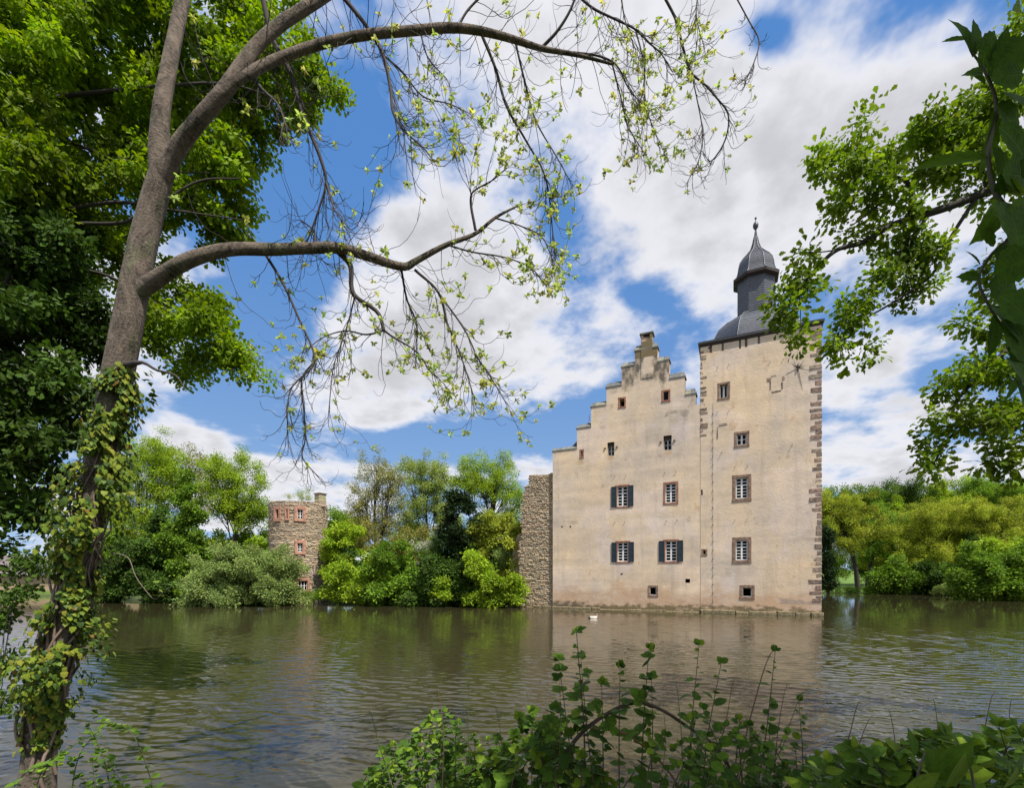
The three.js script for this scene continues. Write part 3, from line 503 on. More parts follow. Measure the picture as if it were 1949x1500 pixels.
  // chimney stump on the right rim, and a standing strip of masonry below it
  { const a = angOf(614.5), st = [], cx = Math.sin(face + a) * (R - 0.25), cz = Math.cos(face + a) * (R - 0.25); let y = TOP - 0.3; const topY = hOf(612, 940); while (y < topY) { const t = rr(0.1, 0.16), s = stone(-0.4, 0.4, y, Math.min(y + t - 0.01, topY), -0.4, 0.4, 0.02, 0.02); s.rotateY(face + a * 0.6); s.translate(cx, 0, cz); st.push(paint(s, pick(tones).map((q) => q * rr(0.8, 1.1)))); y += t; } const c = node('chimney', rt); part('chimney_shaft', merge(st), M.rubble, c); const cap = box(-0.47, 0.47, topY, topY + 0.07, -0.47, 0.47); cap.rotateY(face + a * 0.6); cap.translate(cx, 0, cz); part('chimney_cap', cap, M.quoin[2], c); }
}

// ================================================================ ground and water
const shore = (x, y) => { const Z = EYE * FOC / (y - HOR); return [(x - CX) / FOC * Z, Z]; };
// land outlines, x and distance
const LAND = [
  { p: [[-200, 75], shore(-120, 1134), shore(60, 1135), shore(150, 1133), [-46, 52], shore(215, 1141), shore(330, 1146), shore(420, 1151), shore(560, 1150.5), shore(600, 1147), shore(700, 1150), shore(860, 1153), shore(985, 1154), [2, 42], [9, 46], [14, 52], [20, 64], shore(1500, 1129), shore(1660, 1129.5), shore(1760, 1131), shore(1812, 1135), shore(1840, 1139), shore(1950, 1146), [72, 44], [95, 40], [900, 20], [900, 2600], [-900, 2600], [-900, 80]], top: 0.7, slope: 0.35 },
  { p: [[-60, -60], [-60, 14], [-20, 12], [-11.6, 9.8], [-9.2, 8.0], [-7.2, 6.3], [-5.6, 5.4], [-4.3, 5.2], [-3.9, 4.2], [-2.6, 2.8], [-1.0, 2.6], [-0.4, 3.6], [0.6, 4.3], [1.8, 4.0], [3.0, 3.9], [4.5, 4.6], [7, 6], [9.5, 8.4], [14, 10], [40, 12], [60, -60]], top: 1.1, slope: 0.45 },
];
function sdist(P, x, z) { let c = false, d = 1e9; for (let i = 0, j = P.length - 1; i < P.length; j = i++) { const [xi, zi] = P[i], [xj, zj] = P[j]; if ((zi > z) !== (zj > z) && x < (xj - xi) * (z - zi) / (zj - zi) + xi) c = !c; const ex = xj - xi, ez = zj - zi, t = clamp(((x - xi) * ex + (z - zi) * ez) / (ex * ex + ez * ez)); d = Math.min(d, Math.hypot(x - xi - ex * t, z - zi - ez * t)); } return c ? d : -d; }
function ground(x, z) {                                        // height of the land at world x, z
  const Z = -z; let h = -1.4;
  for (const L of LAND) { const s = sdist(L.p, x, Z) + 0.35 * fbm(x * 0.8, Z * 0.8, 4, 3); h = Math.max(h, s < 0 ? Math.max(-1.4, s * 0.5) : L.top * (1 - Math.exp(-s * L.slope / L.top * 1.6))); }
  if (Z > 85) h += smooth(85, 260, Z) * (6 + 10 * fbm(x * 0.006, Z * 0.006, 3, 3));
  return h + (h > 0 ? 0.07 * fbm(x * 1.3, Z * 1.3, 1, 3) : 0);
}
{
  const xs = [], zs = [];
  for (let k = -70; k <= 70; k++) xs.push(Math.sign(k) * (Math.abs(k) * 0.55 + Math.pow(Math.abs(k) / 70, 5) * 900));
  for (let k = -16; k <= 120; k++) zs.push(k < 0 ? k * 2.2 : k * 0.62 + Math.pow(k / 120, 6) * 2300);
  const pos = [], uv = [], col = [], idx = [], nx = xs.length;
  for (const Z of zs) for (const x of xs) {
    const h = ground(x, -Z); pos.push(x, h, -Z); uv.push(x, Z);
    const lawn = smooth(0.02, 0.2, h) * (Z > 30 ? 1 : 0), n = 1 + 0.5 * fbm(x * 0.3, Z * 0.3, 2, 3), g = Z > 30 ? [0.115, 0.20, 0.022] : [0.05, 0.062, 0.02], e = [0.034, 0.028, 0.017];
    for (let i = 0; i < 3; i++) col.push(mix(e[i], g[i] * n, Z > 30 ? lawn : smooth(0.2, 0.6, h)));
  }
  for (let j = 0; j < zs.length - 1; j++) for (let i = 0; i < nx - 1; i++) { const a = j * nx + i, b = a + 1, c = a + nx, d = c + 1; idx.push(a, b, c, b, d, c); }
  const g = new THREE.BufferGeometry(); g.setAttribute('position', new THREE.Float32BufferAttribute(pos, 3)); g.setAttribute('uv', new THREE.Float32BufferAttribute(uv, 2)); g.setAttribute('color', new THREE.Float32BufferAttribute(col, 3)); g.setIndex(idx); g.computeVertexNormals();
  const m = new THREE.Mesh(g, new THREE.MeshStandardMaterial({ vertexColors: true, roughness: 1, bumpMap: bumped(0.8), bumpScale: 0.12 })); m.name = 'ground'; m.receiveShadow = m.castShadow = true; tag(m, 'grassy banks and soil around the castle moat', 'ground', null, 'structure'); scene.add(m);
}
{ // the moat: wind ripples as real relief
  seed(61);
  const waves = []; for (let k = 0; k < 34; k++) { const lam = 0.09 * Math.pow(5.4, k / 33) * rr(0.9, 1.1), th = gauss() * 0.58 + 0.16, kk = 2 * Math.PI / lam; waves.push([Math.sin(th) * kk, Math.cos(th) * kk, 0.0135 * Math.pow(lam / 0.5, 0.15), rr(0, 6.28), lam]); }
  const rows = []; let r = 1.6; while (r < 135) { rows.push(r); r += Math.max(0.045, Math.min(0.03 + 0.0042 * r, 0.55)); } const NA = 620, A0 = -1.02, A1 = 1.02;
  const pos = [], nor = [], idx = [];
  for (const R of rows) for (let i = 0; i <= NA; i++) {
    const a = mix(A0, A1, i / NA), x = Math.sin(a) * R, Z = Math.cos(a) * R;
    const gust = 0.30 + 1.15 * smooth(-0.28, 0.32, fbm(x * 0.10, Z * 0.13, 8, 3)), lee = 1 - 0.93 * smooth(-0.6, 0.6, Math.min(Z - 34.5 - 0.03 * (x - 24) * (x - 24) * 0.12 + 0.6 * fbm(x * 0.3, 2, Z * 0.3, 2), x - 15)), near = 0.6 + 0.4 * smooth(31, 14, Z - Math.max(0, -x - 2) * 0.5);
    const amp = gust * lee * near * (1 + 0.45 * smooth(2, 10, x) * smooth(34, 28, Z)); let h = 0, dx = 0, dz = 0;
    const wx = x + 0.35 * n3(x * 0.35, 1, Z * 0.35), wz = Z + 0.35 * n3(x * 0.35, 7, Z * 0.35);
    const lim = 0.0042 * R * 2.2;
    for (const w of waves) { const f = smooth(lim * 0.6, lim * 1.5, w[4]) ; if (f <= 0) continue; const p = w[0] * wx + w[1] * wz + w[3], A = w[2] * w[4] / 6.28 * amp * f * 1.85, s = Math.sin(p), c = Math.cos(p); h += A * s; dx += A * w[0] * c; dz += A * w[1] * c; }
    pos.push(x, h, -Z); const l = Math.hypot(dx, 1, dz); nor.push(-dx / l, 1 / l, dz / l);
  }
  const w = NA + 1; for (let j = 0; j < rows.length - 1; j++) for (let i = 0; i < NA; i++) { const a = j * w + i, b = a + 1, c = a + w, d = c + 1; idx.push(a, b, c, b, d, c); }
  const g = new THREE.BufferGeometry(); g.setAttribute('position', new THREE.Float32BufferAttribute(pos, 3)); g.setAttribute('normal', new THREE.Float32BufferAttribute(nor, 3)); g.setIndex(idx);
  const m = new THREE.Mesh(g, new THREE.MeshPhysicalMaterial({ color: RGB(0.034, 0.030, 0.0135), roughness: 0.05, ior: 1.333 })); m.name = 'water'; m.receiveShadow = true; tag(m, 'murky olive brown moat water with small wind ripples', 'water', null, 'structure'); scene.add(m);
  console.log('water tris', idx.length / 3);
}

// ================================================================ foliage tools
/** one leaf outline as a fan, base at 0, along +y, facing +z; kinds by their outline */
function leafGeo(kind, fold = 0.18, curl = 0.12) {
  const half = {
    plain: [[0, 0], [0.24, 0.22], [0.34, 0.48], [0.22, 0.76], [0, 1]],
    oak: [[0, 0], [0.14, 0.18], [0.12, 0.30], [0.30, 0.42], [0.22, 0.52], [0.36, 0.70], [0.20, 0.84], [0, 1]],
    ivy: [[0, 0.05], [0.26, -0.02], [0.46, 0.22], [0.34, 0.40], [0.40, 0.58], [0.14, 0.80], [0, 1]],
    ovate: [[0, 0], [0.20, 0.10], [0.34, 0.30], [0.36, 0.48], [0.28, 0.68], [0.14, 0.86], [0, 1]],
    toothed: [[0, 0], [0.20, 0.08], [0.26, 0.20], [0.36, 0.24], [0.35, 0.38], [0.41, 0.44], [0.36, 0.56], [0.36, 0.64], [0.26, 0.72], [0.22, 0.82], [0.10, 0.88], [0, 1]],
  }[kind];
  const pos = [], uv = [], idx = [], n = half.length;
  for (let i = 0; i < n; i++) { const y = half[i][1], zc = -curl * y * y; pos.push(0, y, zc); uv.push(0.5, y); }
  for (const s of [1, -1]) for (let i = 0; i < n; i++) { const [x, y] = half[i]; pos.push(s * x, y, -curl * y * y + fold * x); uv.push(0.5 + s * x, y); }
  for (const s of [0, 1]) { const o = n * (1 + s); for (let i = 0; i < n - 1; i++) { if (s === 0) idx.push(i, o + i, o + i + 1, i, o + i + 1, i + 1); else idx.push(i, o + i + 1, o + i, i, i + 1, o + i + 1); } }
  const g = new THREE.BufferGeometry(); g.setAttribute('position', new THREE.Float32BufferAttribute(pos, 3)); g.setAttribute('uv', new THREE.Float32BufferAttribute(uv, 2)); g.setIndex(idx); g.computeVertexNormals(); return g;
}
const MX = new THREE.Matrix4(), QT = new THREE.Quaternion(), EU = new THREE.Euler(), YUP = V(0, 1, 0);
/** a spray of leaves inside a ball of radius 1; len = leaf length in the same units */
function spray(kind, n, len, flat = 0.5, hang = 0.2) {
  const L = [], base = kind === 'chip' ? null : leafGeo(kind);
  for (let k = 0; k < n; k++) {
    const d = V(gauss(), gauss(), gauss()).normalize().multiplyScalar(Math.pow(rnd(), 0.45)), l = len * rr(0.65, 1.2);
    let g;
    if (!base) { g = new THREE.BufferGeometry(); const w = 0.3; g.setAttribute('position', new THREE.Float32BufferAttribute([0, 0, 0, w, 0.5, 0.14, 0, 1, -0.05, -w, 0.5, 0.14], 3)); g.setAttribute('uv', new THREE.Float32BufferAttribute([0.5, 0, 1, 0.5, 0.5, 1, 0, 0.5], 2)); g.setIndex([0, 1, 2, 0, 2, 3]); g.computeVertexNormals(); } else g = base.clone();
    const out = d.clone().normalize(), dir = out.clone().add(V(gauss() * 0.7, -hang + gauss() * 0.5, gauss() * 0.7)).normalize();
    const up = V(gauss() * (1 - flat), 1, gauss() * (1 - flat)), x = V().crossVectors(dir, up).normalize(), z = V().crossVectors(x, dir);
    MX.makeBasis(x.multiplyScalar(l), dir.multiplyScalar(l), z.multiplyScalar(l)).setPosition(d); g.applyMatrix4(MX);
    const t = rr(0.78, 1.22), y = rr(0.9, 1.12); L.push(paint(g, [t * y, t, t * rr(0.8, 1.1)]));
  }
  return mergeGeometries(L);
}
function leafMat(c, thr = 0.42, o = {}) { return new THREE.MeshPhysicalMaterial({ color: RGB(...c), vertexColors: true, roughness: 0.93, transmission: thr, thickness: 0, specularIntensity: 0.25, side: THREE.DoubleSide, ...o }); }
/** copies of one spray at given places: [position, size, tint] */
function scatter(name, geo, mat, list, parent, upright = 0.6) {
  const m = new THREE.InstancedMesh(geo, mat, Math.max(1, list.length)), c = new THREE.Color();
  list.forEach(([p, s, t], i) => { EU.set((rnd() - 0.5) * 2 * (1 - upright) * Math.PI, rnd() * 6.283, (rnd() - 0.5) * 2 * (1 - upright) * Math.PI); MX.compose(p, QT.setFromEuler(EU), V(s * rr(0.85, 1.15), s * rr(0.75, 1.1), s * rr(0.85, 1.15))); m.setMatrixAt(i, MX); m.setColorAt(i, c.setRGB(t[0], t[1], t[2])); });
  m.name = name; m.castShadow = m.receiveShadow = true; m.userData.kind = 'stuff'; parent.add(m); return m;
}
seed(71);
const SPR = { dense: [spray('plain', 24, 0.46), spray('plain', 22, 0.50)], fine: [spray('chip', 30, 0.34), spray('chip', 26, 0.38)], airy: [spray('chip', 22, 0.30), spray('chip', 18, 0.34)], oak: [spray('oak', 17, 0.54, 0.6, 0.3), spray('oak', 15, 0.60, 0.6, 0.35), spray('oak', 18, 0.48, 0.55, 0.4)], needle: [spray('plain', 36, 0.36, 0.2, 0.5)] };
const barkTex = colourMap(256, 512, (u, v) => { const n = 0.8 + 0.16 * Math.sin(v * 2 * Math.PI * 34 + 5 * tnoise(u, v, 7, 6)) * (0.5 + tnoise(u, v, 12, 2)) + 0.5 * tnoise(u, v, 9) + 0.45 * tnoise(u, v, 30, 4) + 0.3 * tnoise(u, v, 70, 8), l = smooth(0.1, 0.4, tnoise(u, v, 5, 12)); return [mix(0.8, 0.72, l) * n, mix(0.72, 0.76, l) * n, mix(0.64, 0.56, l) * n]; }, [1.2, 0.7]);
M.bark = std([0.215, 0.185, 0.158], { map: barkTex, bumpMap: bumped(4), bumpScale: 0.012, roughness: 1 });
M.twig = std([0.050, 0.040, 0.034]);
M.darkBark = std([0.040, 0.033, 0.026]);
const LM = {
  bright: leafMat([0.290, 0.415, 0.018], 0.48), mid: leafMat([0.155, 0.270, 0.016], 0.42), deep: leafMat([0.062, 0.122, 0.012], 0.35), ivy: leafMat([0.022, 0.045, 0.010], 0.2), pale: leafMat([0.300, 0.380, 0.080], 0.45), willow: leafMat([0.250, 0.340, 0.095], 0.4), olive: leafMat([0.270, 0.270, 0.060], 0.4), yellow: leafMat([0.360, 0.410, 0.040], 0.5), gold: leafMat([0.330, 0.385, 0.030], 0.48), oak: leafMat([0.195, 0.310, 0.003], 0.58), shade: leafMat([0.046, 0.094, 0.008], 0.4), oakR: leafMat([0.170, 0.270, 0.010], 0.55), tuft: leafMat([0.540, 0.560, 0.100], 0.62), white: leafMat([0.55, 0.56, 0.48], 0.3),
};
/** a tree or shrub from crown lobes given as photograph ellipses at a distance; every lobe is a real ellipsoid of sprays */
function plant(name, label, category, Z, lobes, o) {
  const { mat, kind = 'dense', size = 0.5, fill = 1, trunk = 0.16, group, foot, hole = 0.12, deep = 0.9, bark = M.darkBark, limbs = 0, shell = 0.5, tint = 0.16 } = o;
  const mx = lobes.reduce((s, l) => s + l[0], 0) / lobes.length, fx = foot ?? mx, B = at(fx, HOR, Z); B.y = Math.max(0.0, ground(B.x, B.z)) - 0.15;
  const t = thing(name, label, category, [B.x, B.y, B.z], 0, group), list = [], s0 = Math.floor(rnd() * 1e6);
  const grow = category === 'shrub' && Z > 40 && Z < 53 ? 1.12 : 1, L = lobes.map(([x, y, rx0, ry0, dz = 0]) => { const rx = rx0 * grow, ry = ry0 * grow; const c = at(x, y, Z + dz); return { c: c.sub(B), a: rx / FOC * (Z + dz), b: ry / FOC * (Z + dz), d: rx / FOC * (Z + dz) * deep }; });
  for (const l of L) {
    // lumps on and inside the lobe's skin, each a cluster of sprays: light and dark pockets come from their shading one another
    const area = l.a * l.b + l.a * l.d + l.b * l.d, lump = o.lump ?? size * (kind === 'airy' ? 1.1 : kind === 'fine' ? 1.5 : 1.7), nl = Math.max(4, Math.round(area / (lump * lump) * 1.25)), per = Math.max(3, Math.round(fill * 6.5 * area / (size * size) * 0.55 / nl));
    for (let q = 0; q < nl; q++) {
      const d = V(gauss(), gauss(), gauss()).normalize(), f = Math.pow(rnd(), 0.28 + shell * 0.3) * rr(0.72, 1.24), m = V(d.x * l.a * f, d.y * l.b * f, d.z * l.d * f).add(l.c), v0 = rr(1 - tint, 1 + tint), R = lump * rr(0.45, 0.8);
      if (rnd() < 0.32 - hole * 1.3) continue;
      for (let k = 0; k < per; k++) {
        const e = V(gauss(), gauss() * 0.62, gauss()).multiplyScalar(R * (kind === 'airy' ? 1.0 : 0.75)), p = m.clone().add(e); if (p.y + B.y < 0.12) continue;
        const v = v0 * rr(0.9, 1.1), w = rr(0.92, 1.1); list.push([p, size * rr(0.7, 1.2), [v * w, v, v * rr(0.8, 1.15)], l]);
      }
    }
  }
  const tw = [], main = L.reduce((s, l) => s.add(l.c), V()).divideScalar(L.length);
  if (trunk) {
    const c = curve([[V(0, -0.2, 0), trunk * 1.25], [V(main.x * 0.25 + gauss() * 0.15, main.y * 0.35, main.z * 0.2), trunk], [V(main.x * 0.8, main.y * 0.8, main.z * 0.8), trunk * 0.65], [V(main.x, main.y * 1.15, main.z), trunk * 0.3]], 0.5); part('trunk', tube(c.pts, c.rad, 8), bark, t);
    if (limbs) {
      const arms = L.map((l) => { const i = Math.floor(clamp(mix(0.30, 0.62, rnd()) * (c.pts.length - 1), 1, c.pts.length - 1)), a = c.pts[i], e = l.c.clone().add(V(0, l.b * 0.5, 0)), m1 = a.clone().lerp(e, 0.35).add(V(0, -0.05 * a.distanceTo(e), 0)), r = Math.min(c.rad[i] * 0.55, 0.016 * a.distanceTo(e) + 0.02); const q = curve([[a, r], [m1.add(V(gauss() * 0.15, 0, gauss() * 0.15)), r * 0.75], [a.clone().lerp(e, 0.7).add(V(gauss() * 0.2, 0.1, gauss() * 0.2)), r * 0.5], [e, r * 0.2]], 0.4); tw.push(tube(q.pts, q.rad, 5)); return q; });
      for (let k = 0; k < limbs * 2; k++) { const s = pick(list); if (!s) break; const q = arms[L.indexOf(s[3])], i = Math.floor(mix(0.3, 0.95, rnd()) * (q.pts.length - 1)), a = q.pts[i], e = s[0], r = Math.min(q.rad[i] * 0.6, 0.018 + 0.006 * a.distanceTo(e)); const m1 = a.clone().lerp(e, 0.5).add(V(gauss() * 0.12, rr(-0.15, 0.1), gauss() * 0.12)); tw.push(tube([a, m1, e], [r, r * 0.7, r * 0.3], 4)); }
      part('branches', merge(tw), bark, t, 'stuff');
    }
  }
  const sp = SPR[kind], per = Math.ceil(list.length / sp.length); sp.forEach((g, i) => { const sub = list.slice(i * per, (i + 1) * per); if (sub.length) scatter('crown', g, mat, sub, t); });
  COUNT += list.length; return t;
}
let COUNT = 0;

// ================================================================ trees and shrubs on the island and round the round tower
seed(101);
plant('ash_tree', 'tall airy light green tree just right of the ivy trunk, leftmost on the island', 'tree', 54, [[262, 880, 52, 54], [300, 862, 40, 40], [230, 960, 40, 60], [280, 980, 60, 60], [330, 900, 40, 40], [250, 1040, 50, 50], [310, 1040, 50, 50]], { mat: LM.bright, kind: 'airy', size: 0.62, fill: 2.86, limbs: 46, trunk: 0.2, foot: 275, hole: 0.06 });
plant('bare_crowned_tree', 'thin olive tree still half bare, rising behind the ivy column', 'tree', 57, [[350, 880, 45, 40], [385, 900, 34, 44], [330, 930, 40, 50], [375, 960, 40, 40]], { mat: LM.olive, kind: 'airy', size: 0.6, fill: 1.26, limbs: 60, trunk: 0.17, foot: 360, hole: 0.02 });
plant('ash_tree', 'round light green tree left of round tower, trunk visible against the sky', 'tree', 51, [[440, 892, 44, 40], [470, 930, 40, 40], [425, 950, 46, 40], [480, 975, 28, 28], [450, 985, 40, 26], [405, 905, 24, 30], [500, 985, 16, 20]], { mat: LM.bright, kind: 'airy', size: 0.58, fill: 2.78, limbs: 54, trunk: 0.17, foot: 438, hole: 0.05 });
plant('ivy_clad_tree', 'dark ivy covered tree column behind the grey-green shrub', 'tree', 48, [[362, 925, 16, 34], [362, 975, 26, 40], [370, 1030, 34, 44], [380, 1080, 40, 44], [355, 1110, 50, 36], [335, 1030, 24, 40]], { mat: LM.mid, kind: 'dense', size: 0.5, fill: 1.94, foot: 366, hole: 0.3 });
plant('ivy_clad_tree', 'slim dark ivy covered tree between the leftmost ash and the ivy column', 'tree', 50, [[305, 990, 13, 34], [300, 1040, 22, 40], [298, 1090, 34, 44]], { mat: LM.deep, kind: 'dense', size: 0.45, fill: 2.02, foot: 302, hole: 0.3 });
plant('waterside_shrub', 'dark green shrub at water edge right of the ivy trunk', 'shrub', 47.5, [[250, 1090, 46, 40], [300, 1115, 46, 30], [215, 1110, 36, 34], [340, 1120, 34, 26], [270, 1050, 40, 34]], { mat: LM.deep, kind: 'dense', size: 0.5, fill: 2.02, trunk: 0.08, hole: 0.3 });
plant('waterside_shrub', 'low mid green shrub under the leftmost ash tree', 'shrub', 49, [[215, 1060, 40, 40], [190, 1100, 34, 34]], { mat: LM.mid, kind: 'dense', size: 0.5, fill: 1.86, trunk: 0.08, hole: 0.25 });
plant('willow_shrub', 'large rounded grey-green willow shrub leaning over water before round tower', 'shrub', 42.5, [[430, 1095, 62, 48], [480, 1085, 62, 46], [530, 1095, 40, 42], [400, 1125, 46, 28], [470, 1130, 72, 26], [530, 1135, 42, 20], [372, 1140, 22, 14], [455, 1062, 40, 26]], { mat: LM.willow, kind: 'fine', size: 0.46, fill: 2.33, trunk: 0.06, limbs: 60, hole: 0.35, tint: 0.1 });
plant('background_shrub', 'yellow-green bush showing between grey-green shrub and round tower', 'shrub', 52, [[415, 1050, 34, 26], [500, 1040, 26, 20], [450, 1035, 30, 18]], { mat: LM.bright, size: 0.5, fill: 1.86, trunk: 0.08, hole: 0.3 });
plant('tower_rim_plant', 'wispy young plants growing on top of round tower', 'plant', 48.2, [[548, 944, 10, 6], [585, 938, 14, 12], [575, 946, 20, 5]], { mat: LM.pale, kind: 'airy', size: 0.26, fill: 0.35, _f: 3.19, trunk: 0, hole: 0.1 }).position.y += 0;
plant('tower_foot_bush', 'small leafy bush at foot of round tower below its lowest window', 'shrub', 44.4, [[600, 1135, 18, 12], [622, 1130, 18, 16], [545, 1120, 14, 18]], { mat: LM.mid, kind: 'fine', size: 0.34, fill: 1.40, trunk: 0.04, hole: 0.1 });
plant('climbing_shrub', 'bright green shrub growing up the right side of round tower', 'shrub', 46.5, [[640, 1040, 24, 44], [655, 1075, 34, 40], [632, 1090, 16, 40], [660, 1015, 30, 24]], { mat: LM.bright, kind: 'dense', size: 0.42, fill: 1.55, trunk: 0.06, hole: 0.2 });
plant('bare_crowned_tree', 'fine-twigged olive tree right of round tower, thinly leaved', 'tree', 52, [[715, 905, 44, 50], [690, 950, 34, 40], [745, 930, 34, 44], [680, 985, 30, 36], [740, 990, 44, 40], [705, 1020, 50, 40]], { mat: LM.olive, kind: 'airy', size: 0.52, fill: 1.32, limbs: 110, trunk: 0.18, foot: 718, hole: 0.02 });
plant('ash_tree', 'tall light green tree standing behind the dark ivy pillar', 'tree', 55, [[800, 904, 40, 40], [840, 908, 30, 44], [810, 960, 46, 40], [850, 975, 34, 36], [785, 1000, 34, 40], [770, 890, 22, 20]], { mat: LM.pale, kind: 'airy', size: 0.56, fill: 2.47, limbs: 66, trunk: 0.16, foot: 820, hole: 0.04 });
plant('ash_tree', 'spreading light green tree beside the ruined wall, sky through its crown', 'tree', 50, [[905, 898, 40, 34], [950, 898, 40, 36], [970, 935, 24, 30], [925, 935, 46, 28], [885, 910, 26, 26], [965, 965, 20, 20], [990, 955, 10, 20]], { mat: LM.bright, kind: 'airy', size: 0.5, fill: 2.17, limbs: 80, trunk: 0.18, foot: 922, hole: 0.03 });
plant('ivy_clad_tree', 'very dark ivy covered pillar of a tree left of the ruined wall', 'tree', 43.6, [[868, 965, 24, 24], [880, 950, 18, 16], [866, 1010, 30, 38], [872, 1060, 34, 46], [880, 1115, 40, 40], [905, 1020, 26, 34], [910, 1070, 30, 36]], { mat: LM.ivy, kind: 'dense', size: 0.46, fill: 2.17, foot: 872, hole: 0.4 });
plant('olive_bush', 'olive yellow bush below the fine-twigged tree', 'shrub', 49, [[690, 1040, 30, 36], [740, 1050, 34, 34], [795, 1035, 34, 34], [830, 1040, 24, 34]], { mat: LM.olive, kind: 'fine', size: 0.5, fill: 1.24, trunk: 0.08, limbs: 30, hole: 0.12 });
plant('hawthorn_bush', 'bush with white blossom between olive bush and ivy pillar', 'shrub', 45.5, [[812, 1050, 30, 20], [838, 1030, 22, 18], [830, 1075, 24, 24]], { mat: LM.mid, kind: 'fine', size: 0.42, fill: 1.71, trunk: 0.06, hole: 0.2 });
{ const t = scene.children[scene.children.length - 1], L = []; for (const [x, y, a, b] of [[805, 1038, 22, 9], [838, 1018, 18, 10], [820, 1062, 22, 10]]) for (let k = 0; k < 46; k++) { const p = at(x + gauss() * a, y + gauss() * b, 45.5 - rr(0.6, 1.6)).sub(t.position); L.push([p, rr(0.16, 0.3), [1, 1, 1]]); } scatter('blossom', SPR.fine[0], LM.white, L, t); }
plant('waterside_shrub', 'bright maple-leaved bush over the water right of round tower', 'shrub', 43.5, [[660, 1105, 34, 30], [690, 1125, 34, 24], [640, 1130, 20, 20], [715, 1095, 26, 34]], { mat: LM.bright, size: 0.46, fill: 1.78, trunk: 0.06, hole: 0.2 });
plant('waterside_shrub', 'mid green bush at the middle of the island shore', 'shrub', 42.8, [[740, 1075, 36, 34], [760, 1110, 40, 36], [720, 1135, 40, 20], [780, 1140, 30, 16]], { mat: LM.mid, size: 0.46, fill: 1.86, trunk: 0.06, hole: 0.22 });
plant('waterside_shrub', 'dark bush at water edge left of ivy pillar', 'shrub', 42, [[820, 1115, 36, 36], [850, 1140, 36, 18], [800, 1145, 30, 12], [835, 1085, 26, 24]], { mat: LM.deep, size: 0.46, fill: 1.94, trunk: 0.06, hole: 0.25 });
plant('waterside_shrub', 'yellow-green young bush at water edge below the ivy pillar', 'shrub', 41, [[840, 1112, 16, 26], [850, 1130, 18, 18], [825, 1130, 12, 14]], { mat: LM.bright, size: 0.38, fill: 1.55, trunk: 0.05, hole: 0.15 });
plant('waterside_shrub', 'vivid green bush on the shore right under the ruined wall', 'shrub', 40.2, [[940, 1110, 36, 30], [965, 1125, 34, 26], [925, 1140, 40, 18], [985, 1118, 18, 18], [915, 1075, 28, 30]], { mat: LM.bright, size: 0.44, fill: 1.78, trunk: 0.06, hole: 0.22 });
plant('waterside_shrub', 'dark low bush hanging into the water below the vivid bush', 'shrub', 41.6, [[890, 1140, 36, 18], [930, 1146, 34, 12], [900, 1105, 34, 34]], { mat: LM.deep, size: 0.44, fill: 1.86, trunk: 0.05, hole: 0.25 });
plant('waterside_shrub', 'long dark hedge of shrubs behind the bright shore bushes', 'shrub', 46.5, [[660, 1090, 30, 34], [700, 1085, 34, 40], [750, 1095, 36, 40], [800, 1100, 36, 40], [850, 1095, 36, 40], [900, 1090, 36, 40], [945, 1085, 34, 44], [975, 1110, 22, 36]], { mat: LM.deep, size: 0.5, fill: 1.7, trunk: 0.06, hole: 0.25 });
plant('maple_bush', 'yellow-green leafy crown hanging in front of the ruined wall top', 'shrub', 43, [[930, 1000, 30, 20], [965, 1002, 26, 20], [985, 1010, 14, 14], [945, 1030, 30, 18], [915, 1030, 20, 24], [980, 1050, 18, 22], [972, 1090, 20, 20]], { mat: LM.yellow, size: 0.44, fill: 1.47, trunk: 0.07, hole: 0.2 });
plant('pale_bush', 'silvery green bush between yellow-green crown and the shore', 'shrub', 43, [[950, 1060, 22, 22], [930, 1075, 16, 16]], { mat: LM.willow, kind: 'fine', size: 0.38, fill: 1.71, trunk: 0.05, hole: 0.2 });
// distant trees closing the gaps behind the island
for (const [x, y, rx, ry, m, lab] of [[520, 1052, 30, 22, 'mid', 'far green treetop just left of round tower'], [650, 1000, 34, 34, 'mid', 'far green treetop just right of round tower'], [780, 1050, 50, 40, 'mid', 'far green tree behind the middle of the island'], [900, 1040, 50, 40, 'deep', 'far dark tree behind the ivy pillar'], [985, 1000, 30, 26, 'mid', 'far green treetop at the left edge of ruined wall'], [300, 1060, 60, 36, 'mid', 'far green tree behind the leftmost ash'], [400, 1060, 60, 36, 'deep', 'far dark tree behind the grey-green shrub'], [180, 1020, 40, 40, 'mid', 'far green tree behind the ivy trunk']]) plant('distant_tree', lab, 'tree', 82, [[x, y, rx, ry], [x + rx * 0.5, y + ry * 0.6, rx, ry], [x - rx * 0.5, y + ry * 0.7, rx, ry], [x, 1085, rx, 18]], { mat: LM[m], kind: 'fine', size: 0.95, fill: 1.55, trunk: 0.2, group: 'distant trees behind the island', hole: 0.25 });

